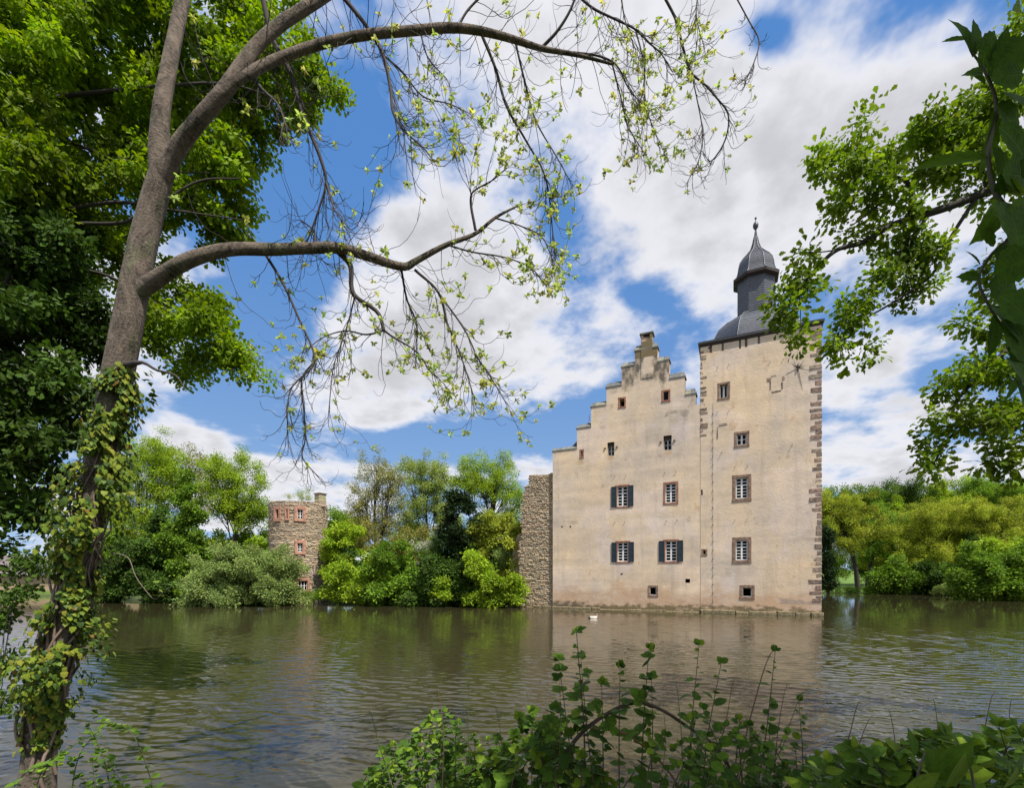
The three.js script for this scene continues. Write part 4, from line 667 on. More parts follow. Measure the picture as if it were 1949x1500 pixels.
// ================================================================ right bank: wood, lawn edge and bushes
seed(131);
const G1 = 'trees of the wood on the right bank';
plant('ivy_clad_tree', 'dark ivy covered trunk against right edge of tower', 'tree', 71, [[1574, 1060, 10, 50], [1576, 1110, 11, 22], [1572, 1020, 8, 30]], { mat: LM.ivy, kind: 'dense', size: 0.55, fill: 2.33, foot: 1576, hole: 0.4, group: G1 });
plant('field_maple', 'light green tree beside the tower, arching limb below its crown', 'tree', 76, [[1590, 985, 40, 34], [1620, 970, 40, 34], [1640, 1010, 44, 34], [1600, 1030, 40, 34], [1570, 960, 26, 30]], { mat: LM.gold, kind: 'fine', tint: 0.3, size: 0.62, fill: 1.32, limbs: 60, trunk: 0.3, foot: 1632, group: G1 });
plant('field_maple', 'green tree with slim bare trunks behind the lawn', 'tree', 80, [[1670, 990, 44, 40], [1650, 1040, 40, 34], [1690, 1040, 34, 34]], { mat: LM.mid, kind: 'fine', size: 0.8, fill: 1.24, limbs: 50, trunk: 0.26, foot: 1650, group: G1 });
plant('golden_oak', 'golden young-leaved tree at the centre of right bank', 'tree', 74, [[1780, 990, 52, 40], [1740, 1010, 44, 40], [1820, 1000, 44, 40], [1760, 1045, 46, 32], [1800, 1050, 44, 30], [1720, 1050, 34, 24]], { mat: LM.gold, kind: 'fine', tint: 0.3, size: 0.60, fill: 1.24, limbs: 90, trunk: 0.3, foot: 1790, group: G1 });
plant('golden_oak', 'second golden young-leaved tree nearer the right photo edge', 'tree', 72, [[1860, 980, 46, 40], [1900, 1000, 44, 40], [1870, 1030, 44, 34], [1930, 980, 34, 40]], { mat: LM.gold, kind: 'fine', tint: 0.3, size: 0.60, fill: 1.32, limbs: 60, trunk: 0.3, foot: 1868, group: G1 });
plant('ivy_clad_tree', 'dark ivy covered trunk between the two golden trees', 'tree', 71, [[1853, 1040, 12, 40], [1858, 1075, 16, 24]], { mat: LM.deep, kind: 'dense', size: 0.55, fill: 2.02, foot: 1855, hole: 0.35, group: G1 });
for (const [x, y, rx, ry, m, lab] of [[1580, 950, 40, 18, 'mid', 'green treetop at the skyline next to tower'], [1650, 945, 44, 20, 'mid', 'green treetop at the skyline above the lawn'], [1720, 935, 44, 22, 'deep', 'darker treetop at the skyline left of centre'], [1790, 935, 44, 22, 'bright', 'bright treetop at the skyline above the golden tree'], [1860, 930, 46, 24, 'mid', 'green treetop at the skyline above the dark ivy trunk'], [1925, 935, 40, 26, 'bright', 'bright treetop at the skyline by the right photo edge'], [1700, 965, 40, 24, 'bright', 'bright tree in the second row above the lawn'], [1765, 965, 34, 20, 'deep', 'dark tree in the second row behind the golden tree']])
  plant('woodland_tree', lab, 'tree', 98, [[x, y, rx, ry], [x - rx * 0.5, y + ry, rx * 0.9, ry * 1.2], [x + rx * 0.5, y + ry * 1.1, rx * 0.9, ry * 1.2], [x, y + ry * 2.6, rx, ry * 1.8], [x, 1075, rx, 30]], { mat: LM[m], kind: 'fine', tint: 0.3, size: 0.8, fill: 1.47, trunk: 0.3, group: G1, hole: 0.25 });
for (const [x, lab] of [[1690, 'leafy tree low behind the right end of the lawn'], [1770, 'leafy tree low behind the golden tree'], [1850, 'leafy tree low behind the second golden tree'], [1930, 'leafy tree low behind the shore bushes at the right edge']])
  plant('woodland_tree', lab, 'tree', 88, [[x, 1000, 50, 34], [x - 20, 1040, 50, 30], [x + 20, 1070, 50, 24]], { mat: LM[x % 40 ? 'gold' : 'mid'], kind: 'fine', tint: 0.3, size: 0.75, fill: 1.3, trunk: 0.25, group: G1, hole: 0.25 });
const G2 = 'bushes along the right shore';
plant('shore_bush', 'dark rounded bush at right end of the lawn', 'shrub', 69, [[1690, 1095, 26, 24], [1720, 1090, 30, 28], [1750, 1100, 30, 24], [1700, 1115, 34, 14], [1770, 1115, 30, 14]], { mat: LM.mid, size: 0.7, fill: 1.86, trunk: 0.08, group: G2, hole: 0.25 });
plant('shore_bush', 'dark bush below the golden tree trunk', 'shrub', 66, [[1780, 1090, 30, 26], [1800, 1110, 34, 20]], { mat: LM.deep, size: 0.65, fill: 1.86, trunk: 0.08, group: G2, hole: 0.25 });
plant('shore_bush', 'small pale bush at the water edge right of the dark bushes', 'shrub', 62, [[1796, 1121, 14, 9]], { mat: LM.pale, size: 0.45, fill: 1.86, trunk: 0.05, group: G2, hole: 0.2 });
plant('shore_bush', 'large layered green bush reaching over the water at right photo edge', 'shrub', 52, [[1860, 1080, 44, 34], [1900, 1095, 50, 40], [1945, 1085, 40, 44], [1880, 1125, 44, 18], [1930, 1135, 44, 18], [1850, 1110, 34, 24]], { mat: LM.mid, size: 0.6, fill: 1.94, trunk: 0.08, group: G2, hole: 0.22 });
plant('shore_bush', 'light green bush standing behind the large layered bush', 'shrub', 58, [[1890, 1050, 40, 22], [1940, 1045, 34, 26]], { mat: LM.bright, size: 0.6, fill: 1.71, trunk: 0.08, group: G2, hole: 0.22 });
plant('bank_weeds', 'low weeds along the stony lawn edge beside the tower', 'weeds', 72.5, [[1590, 1123, 14, 5], [1615, 1122, 16, 5], [1640, 1124, 14, 4]], { mat: LM.deep, kind: 'fine', size: 0.4, fill: 1.40, trunk: 0, group: G2 });
console.log('sprays', COUNT);

// far house seen between the leaves at the left
{
  const Z = 66, o = at(60, HOR, Z), h = thing('far_house', 'brown walled house with low grey roof behind the tree trunk at left', 'house', [o.x, 0.4, o.z]);
  const wm = std([0.36, 0.26, 0.17], { bumpMap: bumped(0.5), bumpScale: 0.05 }), rm = std([0.16, 0.13, 0.13]);
  part('wall', box(-14, 10, -0.5, 2.4, -5, 0), wm, h);
  const s = new THREE.Shape(); s.moveTo(0.5, 2.35); s.lineTo(-2.5, 5.2); s.lineTo(-5.5, 2.35); s.closePath(); const g = new THREE.ExtrudeGeometry(s, { depth: 24.6, bevelEnabled: false }); g.rotateY(-Math.PI / 2); g.translate(10.3, 0, 0); part('roof', g, rm, h);
  part('tower_wall', box(1.7, 8, 0, 9.6, -9, -5.6), wm, h);
  part('downpipe', box(1.5, 1.66, 0, 9.4, -5.5, -5.3), M.lead, h);
}

// ================================================================ the goose
{
  const p = at(1129, 1177, EYE * FOC / 81), g = thing('goose', 'white and brown goose swimming right in front of the castle', 'goose', [p.x, 0, p.z], 0);
  const N = 48, mc = new MarchingCubes(N, new THREE.MeshBasicMaterial(), true, true, 40000), S = 0.36;
  const bones = [[-0.30, 0.12, 0.03, -0.14, 0.10, 0.10], [-0.14, 0.10, 0.10, 0.08, 0.08, 0.115], [0.08, 0.08, 0.115, 0.17, 0.12, 0.075], [0.17, 0.12, 0.075, 0.195, 0.23, 0.035], [0.195, 0.23, 0.035, 0.20, 0.285, 0.032], [0.20, 0.29, 0.036, 0.23, 0.285, 0.03], [0.235, 0.282, 0.016, 0.285, 0.272, 0.009]];
  for (let k = 0; k < N; k++) for (let j = 0; j < N; j++) for (let i = 0; i < N; i++) {
    const x = (i / (N / 2) - 1) * S, y = (j / (N / 2) - 1) * S + 0.12, z = (k / (N / 2) - 1) * S; let d = 1;
    for (const [ax, ay, ar, bx, by, br] of bones) { const ex = bx - ax, ey = by - ay, t = clamp(((x - ax) * ex + (y - ay) * ey) / (ex * ex + ey * ey)), q = Math.hypot(x - ax - ex * t, y - ay - ey * t, z) - mix(ar, br, t), h = Math.max(0.03 - Math.abs(d - q), 0) / 0.03; d = Math.min(d, q) - h * h * 0.03 * 0.25; }
    mc.field[i + j * N + k * N * N] = -d;
  }
  mc.isolation = 0; mc.update();
  const cnt = mc.count, pos = new Float32Array(cnt * 3), nor = new Float32Array(cnt * 3), col = new Float32Array(cnt * 3);
  for (let v = 0; v < cnt; v++) { const x = mc.positionArray[v * 3] * S, y = mc.positionArray[v * 3 + 1] * S + 0.12, z = mc.positionArray[v * 3 + 2] * S; pos.set([x, y - 0.06, z], v * 3); nor.set(mc.normalArray.slice(v * 3, v * 3 + 3), v * 3); const c = x > 0.235 ? [0.30, 0.14, 0.06] : y > 0.2 && x < 0.2 ? [0.05, 0.045, 0.04] : x < -0.2 ? [0.08, 0.07, 0.06] : y > 0.14 && x < 0.05 ? [0.46, 0.38, 0.29] : [0.62, 0.56, 0.48]; col.set(c, v * 3); }
  const gg = new THREE.BufferGeometry(); gg.setAttribute('position', new THREE.BufferAttribute(pos, 3)); gg.setAttribute('normal', new THREE.BufferAttribute(nor, 3)); gg.setAttribute('color', new THREE.BufferAttribute(col, 3));
  part('body', gg, new THREE.MeshStandardMaterial({ vertexColors: true, roughness: 0.8 }), g); g.scale.setScalar(1.05);
}

const veinMap = colourMap(128, 128, (u, v) => { const s = Math.abs(u - 0.5), q = ((v - s * 0.9) * 7 % 1 + 1) % 1, w = Math.max(smooth(0.022, 0.006, s), 0.7 * smooth(0.09, 0.03, Math.min(q, 1 - q)) * smooth(0.42, 0.3, s)), n = 0.78 + 0.22 * tnoise(u, v, 9) + 0.16 * tnoise(u, v, 26, 3); return [mix(n, 1.0, w * 0.55), mix(n, 1.0, w * 0.55), mix(n * 0.9, 0.9, w * 0.5)]; });   // paler ribs of the near leaves

// ================================================================ the old tree in front: trunk, limbs, hanging twigs with young leaf tufts
seed(201);
const TZ = 4.6;
const tree = thing('ash_tree', 'leaning grey tree at water edge with ivy on its trunk and nearly bare hanging twigs', 'tree', at(72, HOR, TZ).setY(0.2).toArray());
const off = tree.position.clone();
const px = (x, y, w, Z) => [at(x, y, Z).sub(off), w / 2 / FOC * Z, x, y];
/** a lens this wide broadens round stems towards the edges of the picture: their real radius is smaller than they look */
const real = (L) => L.map((p, i) => { const q = L[Math.max(0, i - 1)], r = L[Math.min(L.length - 1, i + 1)], dx = r[2] - q[2], dy = q[3] - r[3], l = Math.hypot(dx, dy) || 1, k = ((p[2] - CX) * -dy + (HOR - p[3]) * dx) / l / FOC; return [p[0], 0.92 * p[1] / Math.sqrt(1 + k * k)]; });
const trunkC = curve(real([px(66, 1600, 96, TZ), px(72, 1500, 84, TZ), px(78, 1417, 75, TZ), px(97, 1300, 70, TZ), px(124, 1200, 68, TZ), px(145, 1100, 68, TZ), px(168, 1000, 70, TZ), px(188, 900, 72, TZ), px(208, 800, 73, TZ), px(228, 700, 73, TZ), px(247, 600, 71, TZ), px(266, 500, 68, TZ + 0.05), px(286, 410, 63, TZ + 0.1), px(303, 350, 61, TZ + 0.1), px(312, 318, 50, TZ + 0.1), px(316, 300, 26, TZ + 0.1)]), 0.08);
part('trunk', tube(trunkC.pts, trunkC.rad, 28, 0.07), M.bark, tree);
const limbs = [
  [px(300, 370, 34, TZ + 0.1), px(304, 335, 46, TZ + 0.1), px(303, 285, 46, TZ + 0.1), px(309, 205, 42, TZ + 0.12), px(324, 120, 38, TZ + 0.2), px(338, 50, 35, TZ + 0.3), px(350, -10, 33, TZ + 0.4), px(362, -120, 28, TZ + 0.6), px(380, -260, 18, TZ + 0.9)],
  [px(300, 372, 34, TZ + 0.1), px(316, 325, 50, TZ + 0.08), px(340, 280, 47, TZ + 0.05), px(382, 226, 44, TZ), px(430, 170, 42, TZ), px(462, 125, 40, TZ + 0.05), px(492, 84, 36, TZ + 0.1), px(540, 42, 35, TZ + 0.2), px(600, 4, 33, TZ + 0.3), px(680, -50, 28, TZ + 0.5), px(800, -130, 20, TZ + 0.8)],
  [px(430, 178, 14, TZ + 0.0), px(456, 152, 27, TZ + 0.03), px(488, 132, 29, TZ + 0.1), px(530, 112, 28, TZ + 0.2), px(610, 84, 27, TZ + 0.3), px(700, 66, 27, TZ + 0.4), px(790, 58, 26, TZ + 0.5), px(860, 53, 25, TZ + 0.6), px(920, 60, 22, TZ + 0.7), px(980, 76, 19, TZ + 0.8), px(1030, 92, 15, TZ + 0.9), px(1100, 105, 11, TZ + 1.0), px(1165, 122, 7, TZ + 1.1)],
  [px(250, 590, 30, TZ + 0.03), px(268, 556, 44, TZ + 0.0), px(302, 530, 43, TZ - 0.02), px(350, 500, 38, TZ - 0.05), px(400, 482, 34, TZ), px(450, 474, 30, TZ + 0.1), px(520, 475, 28, TZ + 0.2), px(600, 472, 26, TZ + 0.3), px(650, 473, 24, TZ + 0.4), px(700, 488, 21, TZ + 0.5), px(770, 508, 18, TZ + 0.6), px(792, 497, 15, TZ + 0.65), px(850, 466, 12, TZ + 0.7), px(905, 445, 9, TZ + 0.8), px(942, 415, 7, TZ + 0.9), px(985, 392, 4, TZ + 1)],
  [px(230, 700, 26, TZ), px(272, 690, 7, TZ - 0.15), px(300, 705, 5, TZ - 0.2), px(335, 715, 4, TZ - 0.2), px(355, 745, 2, TZ - 0.2)],
].map(real);
limbs.forEach((l, k) => { const c = curve(l, 0.08); part('limb', tube(c.pts, c.rad, k < 4 ? 16 : 6, k < 4 ? 0.10 : 0), k < 4 ? M.bark : M.twig, tree); });
const branches = [ // [points, width from, to, leafiness, twig length]
  [[[499, -10], [519, 72], [555, 144], [576, 216], [612, 306], [621, 346], [608, 396], [583, 465]], 11, 4, 0.10, 0.5], [[[621, 346], [638, 400], [660, 430]], 5, 2, 0.1, 0.5],
  [[[650, -10], [698, 50], [728, 101], [744, 173], [748, 212], [766, 245], [806, 281]], 10, 3, 0.4, 0.55], [[[734, 108], [766, 137], [806, 184], [856, 198], [892, 215]], 5, 2, 0.45, 0.45],
  [[[917, 66], [943, 130], [964, 202], [1000, 266], [1033, 324], [1043, 360], [1051, 432], [1058, 500]], 7, 2, 0.8, 0.45],
  [[[1100, -8], [1129, 16], [1167, 35], [1209, 56], [1233, 80], [1257, 101], [1278, 135]], 8, 3, 0.6, 0.6],
  [[[1262, -10], [1287, 40], [1300, 93], [1316, 139], [1340, 160], [1364, 187], [1385, 216], [1383, 256], [1367, 291], [1351, 307], [1339, 291]], 7, 2, 0.25, 0.35], [[[1316, 139], [1335, 235], [1337, 261], [1329, 307], [1311, 341]], 3.4, 1.6, 0.05, 0.25],
  [[[1398, -10], [1425, 40], [1444, 77], [1436, 115], [1420, 147], [1404, 161]], 4, 1.6, 0.0, 0.2],
  [[[1090, 100], [1140, 107], [1172, 123], [1199, 173], [1231, 205]], 7, 2, 0.6, 0.6], [[[1030, 92], [1060, 60], [1085, 20], [1100, -20]], 8, 5, 0.2, 0.4],
  [[[643, 478], [667, 505], [669, 545], [676, 563], [720, 596], [731, 629]], 12, 7, 0.3, 0.4], [[[731, 629], [698, 637], [660, 630], [620, 640], [590, 660]], 5, 2, 0.75, 0.45], [[[731, 629], [746, 640], [793, 670], [819, 706], [840, 725]], 5, 2, 0.8, 0.4], [[[676, 563], [665, 607], [650, 655], [636, 695], [625, 794]], 4, 2, 0.6, 0.4],
  [[[790, 514], [834, 556], [852, 618], [867, 651], [885, 700], [902, 755]], 6, 2, 0.75, 0.4], [[[838, 562], [885, 629], [911, 684], [936, 721], [960, 762]], 4, 2, 0.8, 0.4],
  [[[507, 486], [540, 541], [573, 615], [597, 670], [597, 695], [555, 739], [548, 783], [549, 846]], 6, 2.4, 0.05, 0.3], [[[597, 690], [575, 721], [579, 783], [581, 838], [576, 870], [606, 908]], 4, 2, 0.05, 0.35], [[[764, 512], [775, 571], [793, 615], [793, 666]], 5, 2, 0.6, 0.4],
  [[[905, 438], [896, 382], [899, 367], [939, 342], [965, 320]], 6, 2, 0.95, 0.4], [[[850, 466], [900, 480], [960, 490], [1010, 510], [1040, 545]], 5, 2, 0.9, 0.35], [[[470, 130], [500, 170], [530, 200], [545, 240]], 7, 3, 0.2, 0.35], [[[942, 415], [990, 430], [1030, 450], [1050, 490]], 4, 2, 1.0, 0.3], [[[870, 55], [890, 20], [930, -20]], 7, 5, 0.3, 0.5], [[[980, 76], [1000, 160], [1020, 230], [1060, 300], [1085, 345]], 5, 2, 0.85, 0.4], [[[1165, 122], [1180, 180], [1195, 240], [1225, 290]], 4, 2, 0.7, 0.45], [[[1209, 56], [1225, 120], [1228, 200], [1250, 260]], 4, 2, 0.6, 0.4], [[[800, 60], [815, 110], [850, 150]], 4, 2, 0.2, 0.4], [[[600, 473], [598, 440], [575, 420]], 4, 2, 0.1, 0.35], [[[1330, -20], [1325, 30], [1340, 90]], 4, 2, 0.4, 0.4], [[[1180, -20], [1190, 40], [1215, 110]], 4, 2, 0.8, 0.4],
];
const twigs = [], tufts = [];
function twig(p, dir, len, r, leafy, lvl) {              // droops, then turns up at the tip, as old ash twigs do
  const n = 7, pts = [p.clone()], rad = [r], d = dir.clone(); let q = p.clone();
  const side = V(gauss(), 0, gauss() * 0.6).multiplyScalar(0.5), lift = rr(0.6, 1.5);
  for (let k = 1; k <= n; k++) { const t = k / n; d.y += t < 0.55 ? -0.17 : 0.46 * lift; d.addScaledVector(side, t < 0.55 ? 0.10 : 0.40); d.add(V(gauss() * 0.10, gauss() * 0.10, gauss() * 0.10)).normalize(); q = q.clone().addScaledVector(d, len / n); pts.push(q); rad.push(r * (1 - 0.45 * t));
    if (lvl > 0 && k > 1 && rnd() < 0.42) twig(q, d.clone().add(V(gauss() * 0.6, -0.25 + gauss() * 0.4, gauss() * 0.5)).normalize(), len * rr(0.25, 0.55), r * 0.62, leafy, lvl - 1); if (rnd() < leafy * 0.035) tufts.push([q.clone().add(V(0, 0.02, 0)), rr(0.03, 0.055)]); }
  twigs.push(tube(pts, rad, 4));
  if (rnd() < leafy * 0.66) tufts.push([q, rr(0.034, 0.068)]);
}
branches.forEach(([P, w0, w1, leafy, tl]) => {
  const zz = (x) => TZ + 0.2 + clamp((x - 450) / 700) * 1.0, z0 = zz(P[0][0]), zd = rr(-0.35, 0.35);
  const c = curve(real(P.map(([x, y], i) => px(x, y, mix(w0, w1, i / (P.length - 1)), z0 + zd * i / (P.length - 1)))), 0.05);
  part('branch', tube(c.pts, c.rad, 6), M.twig, tree);
  for (let i = 3; i < c.pts.length; i++) if (rnd() < 0.75) { const d = V().subVectors(c.pts[i], c.pts[i - 1]).normalize(); twig(c.pts[i], d.add(V(gauss() * 0.9, gauss() * 0.3 - 0.25, gauss() * 0.7)).normalize(), tl * rr(0.55, 1.6), Math.min(0.0042, c.rad[i] * 0.6), leafy, 1); }
  twig(c.pts[c.pts.length - 1], V().subVectors(c.pts[c.pts.length - 1], c.pts[c.pts.length - 2]).normalize(), tl * 0.6, 0.0034, leafy, 1);
});
for (const [l, n, leafy, tl] of [[2, 44, 0.12, 0.75], [3, 36, 0.25, 0.6], [1, 24, 0.1, 0.75]]) { const c = curve(limbs[l], 0.08); for (let k = 0; k < n; k++) { const i = Math.floor(mix(0.3, 0.98, rnd()) * (c.pts.length - 1)); twig(c.pts[i], V(gauss() * 0.8, rr(-0.6, 0.5), gauss() * 0.7).normalize(), tl * rr(0.5, 1.2), 0.0040, leafy, 1); } }
part('twigs', mergeGeometries(twigs), M.twig, tree, 'stuff');
const tuftGeo = (() => { const L = []; for (let k = 0; k < 11; k++) { const g = leafGeo('plain', 0.2, 0.3), l = rr(0.6, 1.1), dir = V(gauss(), rr(-0.35, 0.8), gauss()).normalize(), x = V().crossVectors(dir, V(gauss(), 1, gauss())).normalize(), z = V().crossVectors(x, dir); MX.makeBasis(x.multiplyScalar(l * 0.8), dir.clone().multiplyScalar(l), z.multiplyScalar(l)).setPosition(dir.multiplyScalar(0.05)); g.applyMatrix4(MX); const t = rr(0.85, 1.15); L.push(paint(g, [t, t, t])); } return mergeGeometries(L); })();   // a bud just opened: narrow leaves from one point
scatter('leaf_tufts', tuftGeo, LM.tuft, tufts.map(([p, s]) => { const v = rr(0.75, 1.15); return [p, s, [v * rr(0.75, 1.1), v, v * rr(0.8, 1.6)]]; }), tree, 0.7);
console.log('twigs', twigs.length, 'tufts', tufts.length);

// ---------------------------------------------------------------- ivy on the trunk
seed(211);
{
  const iv = thing('ivy', 'yellow-green ivy climbing the lower trunk of leaning grey tree', 'ivy', tree.position.toArray());
  const yt = (y) => (EYE - (y - HOR) / FOC * TZ) - off.y, leaf = leafGeo('ivy', 0.12, 0.25), mats = [[0.225, 0.285, 0.018], [0.150, 0.230, 0.016], [0.085, 0.160, 0.014], [0.042, 0.088, 0.012], [0.290, 0.300, 0.030], [0.26, 0.15, 0.03]].map((c) => new THREE.MeshPhysicalMaterial({ color: RGB(...c), map: veinMap, roughness: 0.9, transmission: 0.3, thickness: 0, side: THREE.DoubleSide, specularIntensity: 0.4, clearcoat: 0.12, clearcoatRoughness: 0.35 }));
  const trunkAt = (y) => { let b = 0; for (let i = 0; i < trunkC.pts.length; i++) if (Math.abs(trunkC.pts[i].y - y) < Math.abs(trunkC.pts[b].y - y)) b = i; return b; };
  const thick = (y) => 0.23 * smooth(1390, 1280, y) * smooth(715, 790, y) * (0.75 + 0.5 * Math.sin(y * 0.021)) + 0.03;
  // woody stems winding up
  for (let k = 0; k < 13; k++) { const a0 = 0.78 + rr(-2.0, 2.0), pts = [], rad = [], y0 = rr(1300, 1560), y1 = rr(740, 1000), tw = rr(-1.2, 1.2); for (let i = 0; i <= 30; i++) { const y = mix(y0, y1, i / 30), j = trunkAt(yt(y)), c = trunkC.pts[j], a = a0 + tw * i / 30 + 0.35 * Math.sin(i * 0.7 + k), r = trunkC.rad[j] + 0.012 + (k % 3 === 0 ? 0.05 * Math.abs(Math.sin(i * 0.5)) : 0); pts.push(V(c.x + Math.sin(a) * r, yt(y), c.z + Math.cos(a) * r)); rad.push(mix(0.016, 0.006, i / 30)); } part('stem', tube(pts, rad, 6), std([0.22, 0.16, 0.12]), iv); }
  const L = [];
  for (let k = 0; k < 8000; k++) {
    const y = mix(1420, 705, Math.pow(rnd(), 0.95)), th = thick(y), a = 0.78 + gauss() * 1.5, patch = fbm(a * 1.1 + 3, y * 0.012, 2, 3); if (patch < -0.06 || (th < 0.08 && rnd() > 0.35)) continue;
    const j = trunkAt(yt(y)), c = trunkC.pts[j], r = trunkC.rad[j] + 0.02 + th * Math.pow(rnd(), 1.3), p = V(c.x + Math.sin(a) * r, yt(y) + gauss() * 0.03, c.z + Math.cos(a) * r), s = rr(0.028, 0.066);
    const nrm = V(Math.sin(a) + gauss() * 0.8, 0.6 + gauss() * 0.6, Math.cos(a) + gauss() * 0.8).normalize(), dn = V(gauss() * 0.5, -1, gauss() * 0.3); dn.addScaledVector(nrm, -dn.dot(nrm)).normalize();
    const x = V().crossVectors(dn, nrm); MX.makeBasis(x.multiplyScalar(s), dn.multiplyScalar(s), nrm.multiplyScalar(s)).setPosition(p); L.push({ m: MX.clone(), z: p.x * 0.7 + p.z * 0.7 + s * 3, c: Math.min(5, Math.floor(Math.pow(rnd(), 1.25) * 4.6 + (rnd() < 0.05 ? 2 : 0))) });
  }
  // loose sprays standing off to the right
  for (const [x, y] of [[285, 770], [290, 755], [283, 720], [215, 1185], [205, 1215], [180, 1360]]) for (let k = 0; k < 9; k++) { const p = at(x + gauss() * 9, y + gauss() * 16, TZ - 0.1).sub(off), s = rr(0.04, 0.06); EU.set(rr(-2.4, -1.2), rr(-0.8, 0.8), rr(-1, 1)); MX.compose(p, QT.setFromEuler(EU), V(s, s, s)); L.push({ m: MX.clone(), z: p.z, c: 1 + Math.floor(rnd() * 2) }); }
  L.sort((a, b) => b.z - a.z);
  L.slice(0, 300).forEach((l) => { const m = part('leaf', leaf, mats[l.c], iv); m.applyMatrix4(l.m); });
  for (let c = 0; c < 6; c++) { const s = L.slice(300).filter((l) => l.c === c); if (!s.length) continue; const m = new THREE.InstancedMesh(leaf, mats[c], s.length); s.forEach((l, i) => m.setMatrixAt(i, l.m)); m.name = 'foliage'; m.castShadow = m.receiveShadow = true; m.userData.kind = 'stuff'; iv.add(m); }
  // one dead runner reaching out over the water with a last tuft of leaves
  const c = curve(real([px(212, 1052, 2.4, TZ), px(245, 1062, 2.2, TZ - 0.1), px(258, 1095, 2, TZ - 0.15), px(275, 1120, 1.9, TZ - 0.2), px(296, 1141, 1.7, TZ - 0.2), px(310, 1128, 1.5, TZ - 0.2), px(322, 1118, 1.2, TZ - 0.2)]), 0.05); part('runner', tube(c.pts, c.rad, 5), std([0.15, 0.12, 0.085]), iv);
  for (let k = 0; k < 9; k++) { const p = at(rr(300, 332), rr(1108, 1138), TZ - 0.2).sub(off); EU.set(rr(-2, -1), rr(-1, 1), rr(-2, 2)); const m = part('leaf', leaf, mats[k % 3], iv); m.position.copy(p); m.rotation.copy(EU); m.scale.setScalar(rr(0.045, 0.075)); }
}

// ================================================================ dense oak on the left, behind the leaning tree
seed(221);
plant('oak_tree', 'big dense green tree filling the left edge of the picture', 'tree', 8.6, [
  [40, 60, 130, 110], [190, 40, 120, 100, 0.6], [330, 60, 110, 90, 1], [470, 50, 90, 70, 1], [560, 130, 60, 46, 1], [620, 160, 46, 36, 1], [510, 195, 70, 46, 1], [430, 150, 90, 60, 1], [100, 190, 150, 110], [250, 200, 110, 90, 0.8], [360, 240, 80, 60, 1], [30, 330, 100, 110, -0.5], [150, 350, 120, 80, 0.4], [390, 320, 80, 44, 0.8], [455, 335, 46, 34, 0.8], [300, 330, 70, 60, 1.2], [150, 480, 80, 60, 0.9], [350, 400, 70, 30, 0.9], [430, 410, 50, 26, 0.9],
  [360, 560, 60, 50, 0.6], [400, 620, 60, 50, 0.6], [440, 680, 46, 34, 0.6], [480, 705, 26, 18, 0.6], [340, 640, 50, 50, 0.6], [370, 700, 40, 26, 0.6], [300, 590, 40, 50, 0.8], [-80, 200, 110, 160, -0.4], [-60, -60, 150, 100, 0], [200, -80, 180, 90, 0.6], [170, 420, 80, 60, 1.4]],
  { mat: LM.oak, kind: 'oak', size: 0.18, fill: 1.1, trunk: 0, foot: -50, hole: 0.14, deep: 1.7, shell: 0.6, tint: 0.34, lump: 0.46 });
{ const t = scene.children[scene.children.length - 1], b = t.position; for (const P of [[[-50, 900], [-20, 600], [12, 460], [30, 380], [8, 290], [-20, 180]], [[20, 420], [120, 400], [230, 385], [330, 400], [470, 420]], [[0, 250], [90, 255], [160, 280], [260, 320], [400, 330]], [[25, 470], [120, 430], [250, 420], [380, 345], [460, 340]], [[-10, 560], [90, 520], [190, 520], [330, 600], [430, 680]], [[20, 200], [150, 180], [300, 165], [430, 160], [540, 190]], [[10, 640], [90, 620], [140, 650], [180, 700]]]) { const c = curve(P.map(([x, y], i) => [at(x, y, 8.4 + i * 0.12).sub(b), P[0][1] === 900 ? mix(0.17, 0.09, i / (P.length - 1)) : mix(0.045, 0.010, i / (P.length - 1))]), 0.15); part('limb', tube(c.pts, c.rad, 8, 0.1), M.darkBark, t); } }
plant('shade_toned_tree', 'tree at the far left edge below the bright crown, shade put into its dark green leaf colour', 'tree', 8.0, [[20, 400, 90, 90], [40, 500, 110, 90], [120, 520, 80, 60, 0.4], [60, 610, 110, 80], [150, 640, 60, 60, 0.4], [40, 720, 100, 80, -0.4], [130, 750, 70, 50], [50, 830, 90, 70, -0.4], [110, 890, 50, 46], [20, 930, 70, 50, -0.4], [70, 975, 46, 20, -0.3], [25, 1050, 46, 14, -0.5], [-60, 700, 90, 220], [60, 560, 110, 80, 1.4], [50, 760, 100, 90, 1.4], [10, 1085, 26, 10, -0.4]], { mat: LM.shade, kind: 'oak', size: 0.19, fill: 1.1, trunk: 0, foot: -90, hole: 0.12, deep: 1.4, shell: 0.6, tint: 0.4, lump: 0.46 });  // leaf colour darkened to stand in for shade under the oak crown
{ const t = scene.children[scene.children.length - 1], b = t.position, c = curve([[-100, 1300], [-90, 1000], [-60, 760], [-10, 600], [40, 500]].map(([x, y], i) => [at(x, y, 8.2).sub(b), mix(0.2, 0.06, i / 4)]), 0.2); part('trunk', tube(c.pts, c.rad, 10, 0.1), M.darkBark, t); }
plant('hanging_bough', 'leafy dark bough hanging at the lower left picture edge over water', 'branch', 6.2, [[8, 1180, 22, 40], [12, 1260, 18, 34], [6, 1330, 14, 26], [60, 1075, 40, 16], [40, 1130, 30, 20]], { mat: LM.deep, kind: 'oak', size: 0.13, fill: 1.1, trunk: 0.012, foot: -60, limbs: 3, hole: 0.2 });

